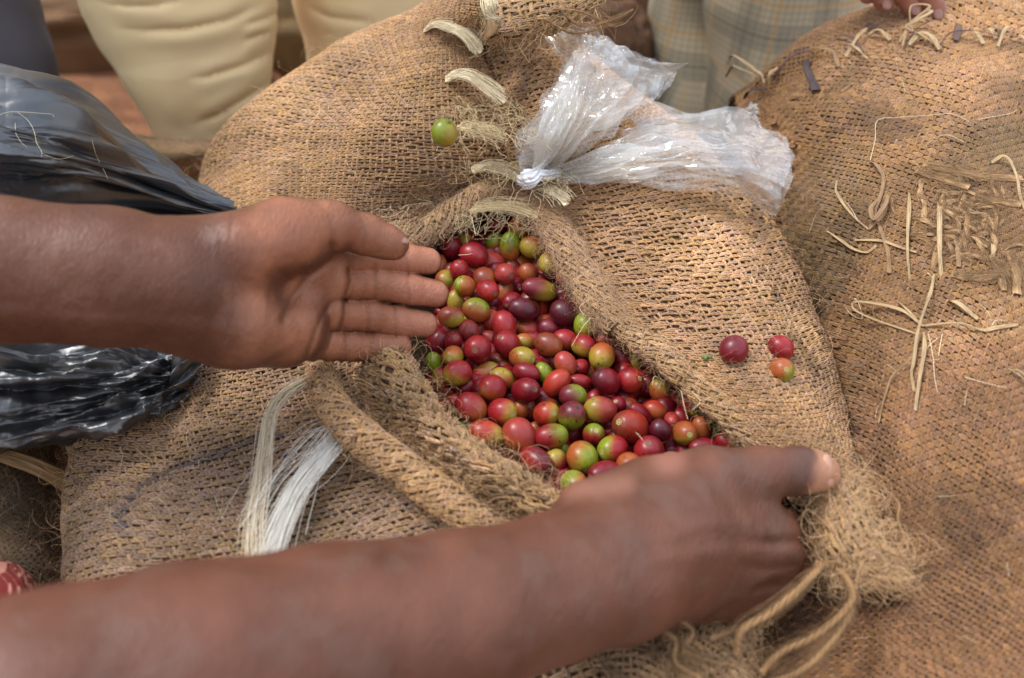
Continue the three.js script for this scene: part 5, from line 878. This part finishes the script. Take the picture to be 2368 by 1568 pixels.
// standing people: trousers from a distance field with folds
function trousers(legs, folds, h, along) { // legs: world joints [x,y,z,r] from hip to foot
  const f = (x, y, z) => { let d = 1e9; for (const L of legs) d = smin(d, chain(x, y, z, L, 0.016), 0.004); return d - folds(x, y, z); };
  let lo = [9, 9, 9], hi = [-9, -9, -9]; for (const L of legs) for (const j of L) for (let k = 0; k < 3; k++) { lo[k] = Math.min(lo[k], j[k] - j[3] - 0.03); hi[k] = Math.max(hi[k], j[k] + j[3] + 0.03); }
  const near = (x, y, z) => { let b = 1e9, o = legs[0]; for (const L of legs) { const d = chain(x, y, z, L, 0.01); if (d < b) { b = d; o = L; } } return o; };
  return bodyGeo(f, lo, hi, h, () => [1, 1, 1], (x, y, z) => { const L = near(x, y, z); let q = L[0], bd = 1e9; for (const j of L) { const d = Math.abs(j[1] - y); if (d < bd) { bd = d; q = j; } } return [(Math.atan2(x - q[0], z - q[2])) * q[3], y * along]; }, (x, y, z) => new V3(x, y, z));
}
const wj = (px, py, z, rpx) => { const p = Q(px, py, z); return [p.x, p.y, p.z, rpx * z / F]; };
const dropTo = (j, y, dx, dz, r) => [j[0] + dx, y, j[2] + dz, r];
{
  const who = thing('person', 'person in khaki trousers standing behind the sacks at the upper left', 'person');
  const k1 = wj(424, 20, 0.98, 205), k2 = wj(915, -20, 1.12, 232);
  const l1 = [[k1[0] - 0.05, 0.40, k1[2] - 0.10, 0.12], [k1[0] - 0.03, 0.22, k1[2] - 0.03, 0.118], k1, wj(452, 150, 1.0, 158), wj(480, 300, 1.04, 112), wj(498, 430, 1.1, 104), dropTo(wj(500, 430, 1.1, 0), -0.5, 0.02, -0.03, 0.055)];
  const l2 = [[k2[0] - 0.02, 0.40, k2[2] - 0.08, 0.12], [k2[0], 0.22, k2[2] - 0.03, 0.125], k2, wj(905, 150, 1.15, 186), wj(900, 330, 1.2, 140), dropTo(wj(895, 330, 1.15, 0), -0.5, 0, -0.05, 0.06)];
  const pel = [[k1[0], 0.42, k1[2] - 0.12, 0.13], [k2[0], 0.42, k2[2] - 0.1, 0.13]];
  const ridge = (px, py, L, w0) => { const q = segD(px, py, L), w = w0 * 1.25, x0 = L[0], x1 = L[L.length - 2], t = sstep(px, x0 - 10, x0 + 0.4 * (x1 - x0)) * (1 - sstep(px, x1 - 0.3 * (x1 - x0), x1 + 25)); return t * (-Math.exp(-((q / (0.62 * w)) ** 1.6)) + 0.7 * Math.exp(-((q - 1.7 * w) ** 2) / (2.4 * w * w))); }, dip = (px, py, L, w) => ridge(px, py, L, w) - 0.8 * ridge(px, py + w * 1.6, L, w * 1.3);
  const fo = (x, y, z) => { const [px, py] = proj(new V3(x, y, z)); return 0.0038 * (ridge(px, py, [250, 62, 330, 72, 430, 68, 520, 48, 610, 12], 11) + 0.7 * ridge(px, py, [220, 8, 330, 14, 430, 2], 9) + 0.9 * ridge(px, py, [425, 184, 480, 178, 560, 152, 625, 122], 10) + ridge(px, py, [440, 288, 500, 268, 580, 220, 625, 188], 11) + 0.7 * ridge(px, py, [560, 60, 610, 45, 640, 30], 9) + 0.7 * ridge(px, py, [560, 95, 620, 75], 8) + 0.8 * ridge(px, py, [700, 10, 760, 40, 860, 52], 10)) + 0.008 * fbm(x * 12, y * 9, z * 12, 3); };
  part('trousers', trousers([l1, l2, pel], fo, 0.0042, 1), M.khaki, who);
  part('shirt', bodyGeo((x, y, z) => cap(x, y, z, [(k1[0] + k2[0]) / 2, 0.52, k1[2] - 0.1, 0.17], [(k1[0] + k2[0]) / 2, 0.95, k1[2] - 0.12, 0.19]), [k1[0] - 0.4, 0.25, k1[2] - 0.5], [k2[0] + 0.4, 1.25, k1[2] + 0.3], 0.03, () => [1, 1, 1], (x, y) => [x, y], (x, y, z) => new V3(x, y, z)), M.shirt, who);
}
{
  const who = thing('person', 'person in grey checked trousers behind the right sack, fingertips resting on it', 'person');
  const a = wj(1602, 20, 1.26, 92), b = wj(1812, 0, 1.14, 174), hipY = 0.42;
  const l1 = [[a[0] + 0.03, hipY, a[2] - 0.02, 0.11], a, wj(1602, 260, 1.3, 92), dropTo(wj(1600, 260, 1.3, 0), -0.5, 0, 0, 0.06)], l2 = [[b[0] + 0.02, hipY, b[2] - 0.05, 0.12], b, wj(1806, 240, 1.2, 166), dropTo(wj(1790, 260, 1.2, 0), -0.5, -0.01, 0, 0.08)];
  part('trousers', trousers([l1, l2], (x, y, z) => 0.006 * fbm(x * 11, y * 4, z * 11, 2) + 0.003 * Math.sin(x * 60 + 3 * noise(x * 5, y * 5, z * 5)), 0.008, 1), M.plaid, who);
  part('shirt', bodyGeo((x, y, z) => cap(x, y, z, [b[0] - 0.03, 0.5, b[2] - 0.06, 0.17], [b[0], 0.95, b[2] - 0.02, 0.19]), [b[0] - 0.4, 0.2, b[2] - 0.5], [b[0] + 0.4, 1.3, b[2] + 0.4], 0.03, () => [1, 1, 1], (x, y) => [x, y], (x, y, z) => new V3(x, y, z)), M.shirt, who);
  // the hand on the sack, seen from the fingertips
  const z0 = proj(onSurf(SBk, 2130, 22, 0))[2], F3 = [[2010, -30, 2030, -4, 21], [2070, -34, 2048, 2, 22], [2072, -30, 2110, 14, 22], [2128, -30, 2162, 22, 22]];
  const fing = [[2046, 4, 22, 1995, -80], [2110, 16, 23, 2060, -85], [2163, 26, 23, 2120, -85], [2008, -12, 20, 1950, -90]].map(([x, y, r, bx, by]) => [J(x, y, z0 - 0.010, r), J((x * 0.55 + bx * 0.45), (y * 0.55 + by * 0.45), z0 - 0.026, r * 1.08), J(bx, by, z0 - 0.03, r * 1.2)]);
  const hb = [J(1985, -130, z0 - 0.03, 42), J(2090, -130, z0 - 0.03, 42)], wr = J(2010, -330, z0 + 0.0, 58), el = J(1960, -640, z0 + 0.12, 74);
  const fH = (x, y, z) => { let d = smin(cap(x, y, z, hb[0], hb[1]), cap(x, y, z, J(2040, -140, z0 - 0.028, 50), wr), 0.03); d = smin(d, cap(x, y, z, wr, el), 0.03); let g = d; for (const c of fing) g = Math.min(g, smin(d, smin(chain(x, y, z, c, 0.005), cap(x, y, z, c[2], J(c[2][0] * F / c[2][2] + CX - 20, -135, z0 - 0.03, 30)), 0.008), 0.006)); return g; };
  const lo = [0.22, 0.25, z0 - 0.14], hi = [0.52, 0.75, z0 + 0.26];
  part('body', bodyGeo(fH, lo, hi, 0.0028, (x, y, z) => { const n = fbm(x * 60, y * 60, z * 60, 2); return mix3([0.27, 0.11, 0.075], [0.42, 0.19, 0.135], 0.5 + n); }, (x, y, z) => [x * 22, z * 22]), M.skin, who);
  for (const [x, y, dx, dy] of [[2116, 22, 0.3, 1], [2169, 32, 0.3, 1], [2050, 9, 0.3, 1]]) { const c = toWorld(...J(x, y, z0 - 0.0205, 0).slice(0, 3)), g = new THREE.SphereGeometry(1, 14, 8), X = RT.clone().multiplyScalar(dx).addScaledVector(UPV, -dy).normalize(), N = FW.clone().negate().addScaledVector(UPV, -0.25).normalize(), Y = N.clone().cross(X).normalize(); g.applyMatrix4(new THREE.Matrix4().makeBasis(X.multiplyScalar(0.0058), Y.multiplyScalar(0.0046), N.multiplyScalar(0.0018)).setPosition(c)); part('fingernail', g, M.nail, who); }
}
{
  const who = thing('person', 'person in dark grey clothes at the upper left edge, behind the black bag', 'person');
  const a = wj(-45, 20, 0.95, 122), l1 = [[a[0] - 0.08, 0.42, a[2] - 0.02, 0.11], a, wj(-12, 130, 0.97, 122), wj(22, 260, 1.0, 120), dropTo(wj(90, 300, 1.02, 0), -0.5, 0, 0, 0.07)], l2 = [[a[0] - 0.3, 0.42, a[2] + 0.05, 0.11], [a[0] - 0.26, 0.05, a[2] + 0.05, 0.09], [a[0] - 0.24, -0.5, a[2] + 0.05, 0.06]];
  part('trousers', trousers([l1, l2, [l1[0], l2[0]]], (x, y, z) => 0.008 * fbm(x * 14, y * 5, z * 14, 3) + 0.003 * Math.sin(x * 90), 0.009, 1), M.grey, who);
}

{ // whoever takes the picture shades the near side
  const who = thing('person', 'person in dark clothes bending over the sacks, close behind the viewpoint', 'person');
  part('clothes', bodyGeo((x, y, z) => { let d = cap(x, y, z, [0.12, 0.06, 0.98, 0.17], [0.10, 0.66, 0.80, 0.20]); d = smin(d, smin(cap(x, y, z, [0.0, 0.0, 1.0, 0.11], [-0.02, -0.5, 1.02, 0.075]), cap(x, y, z, [0.24, 0.0, 1.0, 0.11], [0.26, -0.5, 1.02, 0.075]), 0.01), 0.08); return smin(d, cap(x, y, z, [-0.1, 0.66, 0.78, 0.09], [0.3, 0.66, 0.78, 0.09]), 0.06); }, [-0.35, -0.62, 0.5], [0.55, 0.95, 1.3], 0.018, () => [1, 1, 1], (x, y) => [x, y], (x, y, z) => new V3(x, y, z)), M.grey, who);
  part('head', bodyGeo((x, y, z) => smin(cap(x, y, z, [0.10, 0.80, 0.74, 0.06], [0.10, 0.88, 0.70, 0.06]), cap(x, y, z, [0.10, 0.95, 0.66, 0.085], [0.10, 1.0, 0.68, 0.092]), 0.04), [-0.1, 0.7, 0.45], [0.3, 1.15, 0.9], 0.012, () => DARK, (x, y) => [x * 20, y * 20], (x, y, z) => new V3(x, y, z)), M.skin, who);
}

// ---------------------------------------------------------------- sacks behind, ground
function farSack(label, px, py, z, w, h, d, tilt, tone) {
  const c = Q(px, py, z), g = new THREE.SphereGeometry(1, 64, 48), p = g.attributes.position, v = new V3(), sg = (x, k) => Math.sign(x) * Math.abs(x) ** k;
  for (let i = 0; i < p.count; i++) { v.fromBufferAttribute(p, i); const n = fbm(v.x * 2 + px, v.y * 2, v.z * 2, 3), q = 1 + 0.16 * n + 0.04 * noise(v.x * 9, v.y * 9, v.z * 9 + px); p.setXYZ(i, sg(v.x, 0.5) * w * q, sg(v.y, 0.55) * h * q, sg(v.z, 0.7) * d * q); }
  g.computeVertexNormals();
  const uv = g.attributes.uv; for (let i = 0; i < uv.count; i++) uv.setXY(i, uv.getX(i) * 2.2, uv.getY(i) * 1.1);
  const o = thing('burlap_sack', label, 'sack', c), m = M['far' + tone] ?? mat('far' + tone, { color: RGB(...tone), roughness: 1, bumpMap: TX.clothFar, bumpScale: 0.002, map: TX.fibreFar ??= tex(256, 256, (u, w2) => { const k = 0.75 + 0.4 * tn(u * 6, w2 * 6, 6, 6, 3) * tn(u * 24, w2 * 24, 24, 24, 5) + 0.08 * tn(u * 90, w2 * 90, 90, 90, 7); return [k, k * 0.98, k * 0.95]; }, true) });
  o.rotation.set(0, tilt, 0); part('sack_cloth', g, m, o);
}
farSack('tan sack standing behind the khaki-trousered legs, upper of two', 235, 45, 1.45, 0.22, 0.14, 0.2, 0.2, [0.27, 0.155, 0.085]);
farSack('reddish brown sack lying below the tan one behind the khaki legs', 250, 300, 1.40, 0.30, 0.115, 0.2, -0.15, [0.33, 0.145, 0.07]);
farSack('brown sack far back between the khaki and the checked trousers', 1420, -60, 1.85, 0.40, 0.30, 0.22, 0.3, [0.15, 0.075, 0.036]);
farSack('low brown sack behind the ear of the open sack', 1345, 240, 1.34, 0.115, 0.16, 0.10, -0.2, [0.24, 0.12, 0.06]);
farSack('olive brown sack in the shade between the khaki legs', 690, 90, 1.55, 0.14, 0.2, 0.18, 0, [0.30, 0.22, 0.12]);
{
  const s = thing('burlap_sack', 'small corner of another burlap sack showing between the black bag and the open sack', 'sack');
  const S = patch(rows(`
250,312,-0.10 345,318,-0.10 430,326,-0.10 520,325,-0.11
250,340,-0.085 345,343,-0.08 430,348,-0.08 520,345,-0.10
250,375,-0.085 345,372,-0.085 430,374,-0.09 520,372,-0.12
250,440,-0.15 345,440,-0.15 430,440,-0.16 520,440,-0.2`), (u, v, p) => 0.006 * fbm(p.x * 30, p.y * 30, p.z * 30, 2));
  cloth('sack_cloth', S, s, { pitch: 0.0047, rot: 0.2, base: [0.36, 0.215, 0.105], tint: stain(30, 0.5, 71), fuzz: 0.8, dev: 0.15 }, 30, 20);
}
{
  const g = new THREE.PlaneGeometry(120, 120, 200, 200); g.rotateX(-Math.PI / 2); const p = g.attributes.position;
  for (let i = 0; i < p.count; i++) p.setY(i, 0.03 * fbm(p.getX(i) * 0.8, 0, p.getZ(i) * 0.8, 3)); g.computeVertexNormals(); const uv = g.attributes.uv; for (let i = 0; i < uv.count; i++) uv.setXY(i, uv.getX(i) * 60, uv.getY(i) * 60);
  g.translate(0, -0.55, 0);
  tag(part('ground', g, M.earth, scene), 'bare reddish brown earth under the sacks', 'ground', null, 'structure');
}
renderer.render(scene, camera);
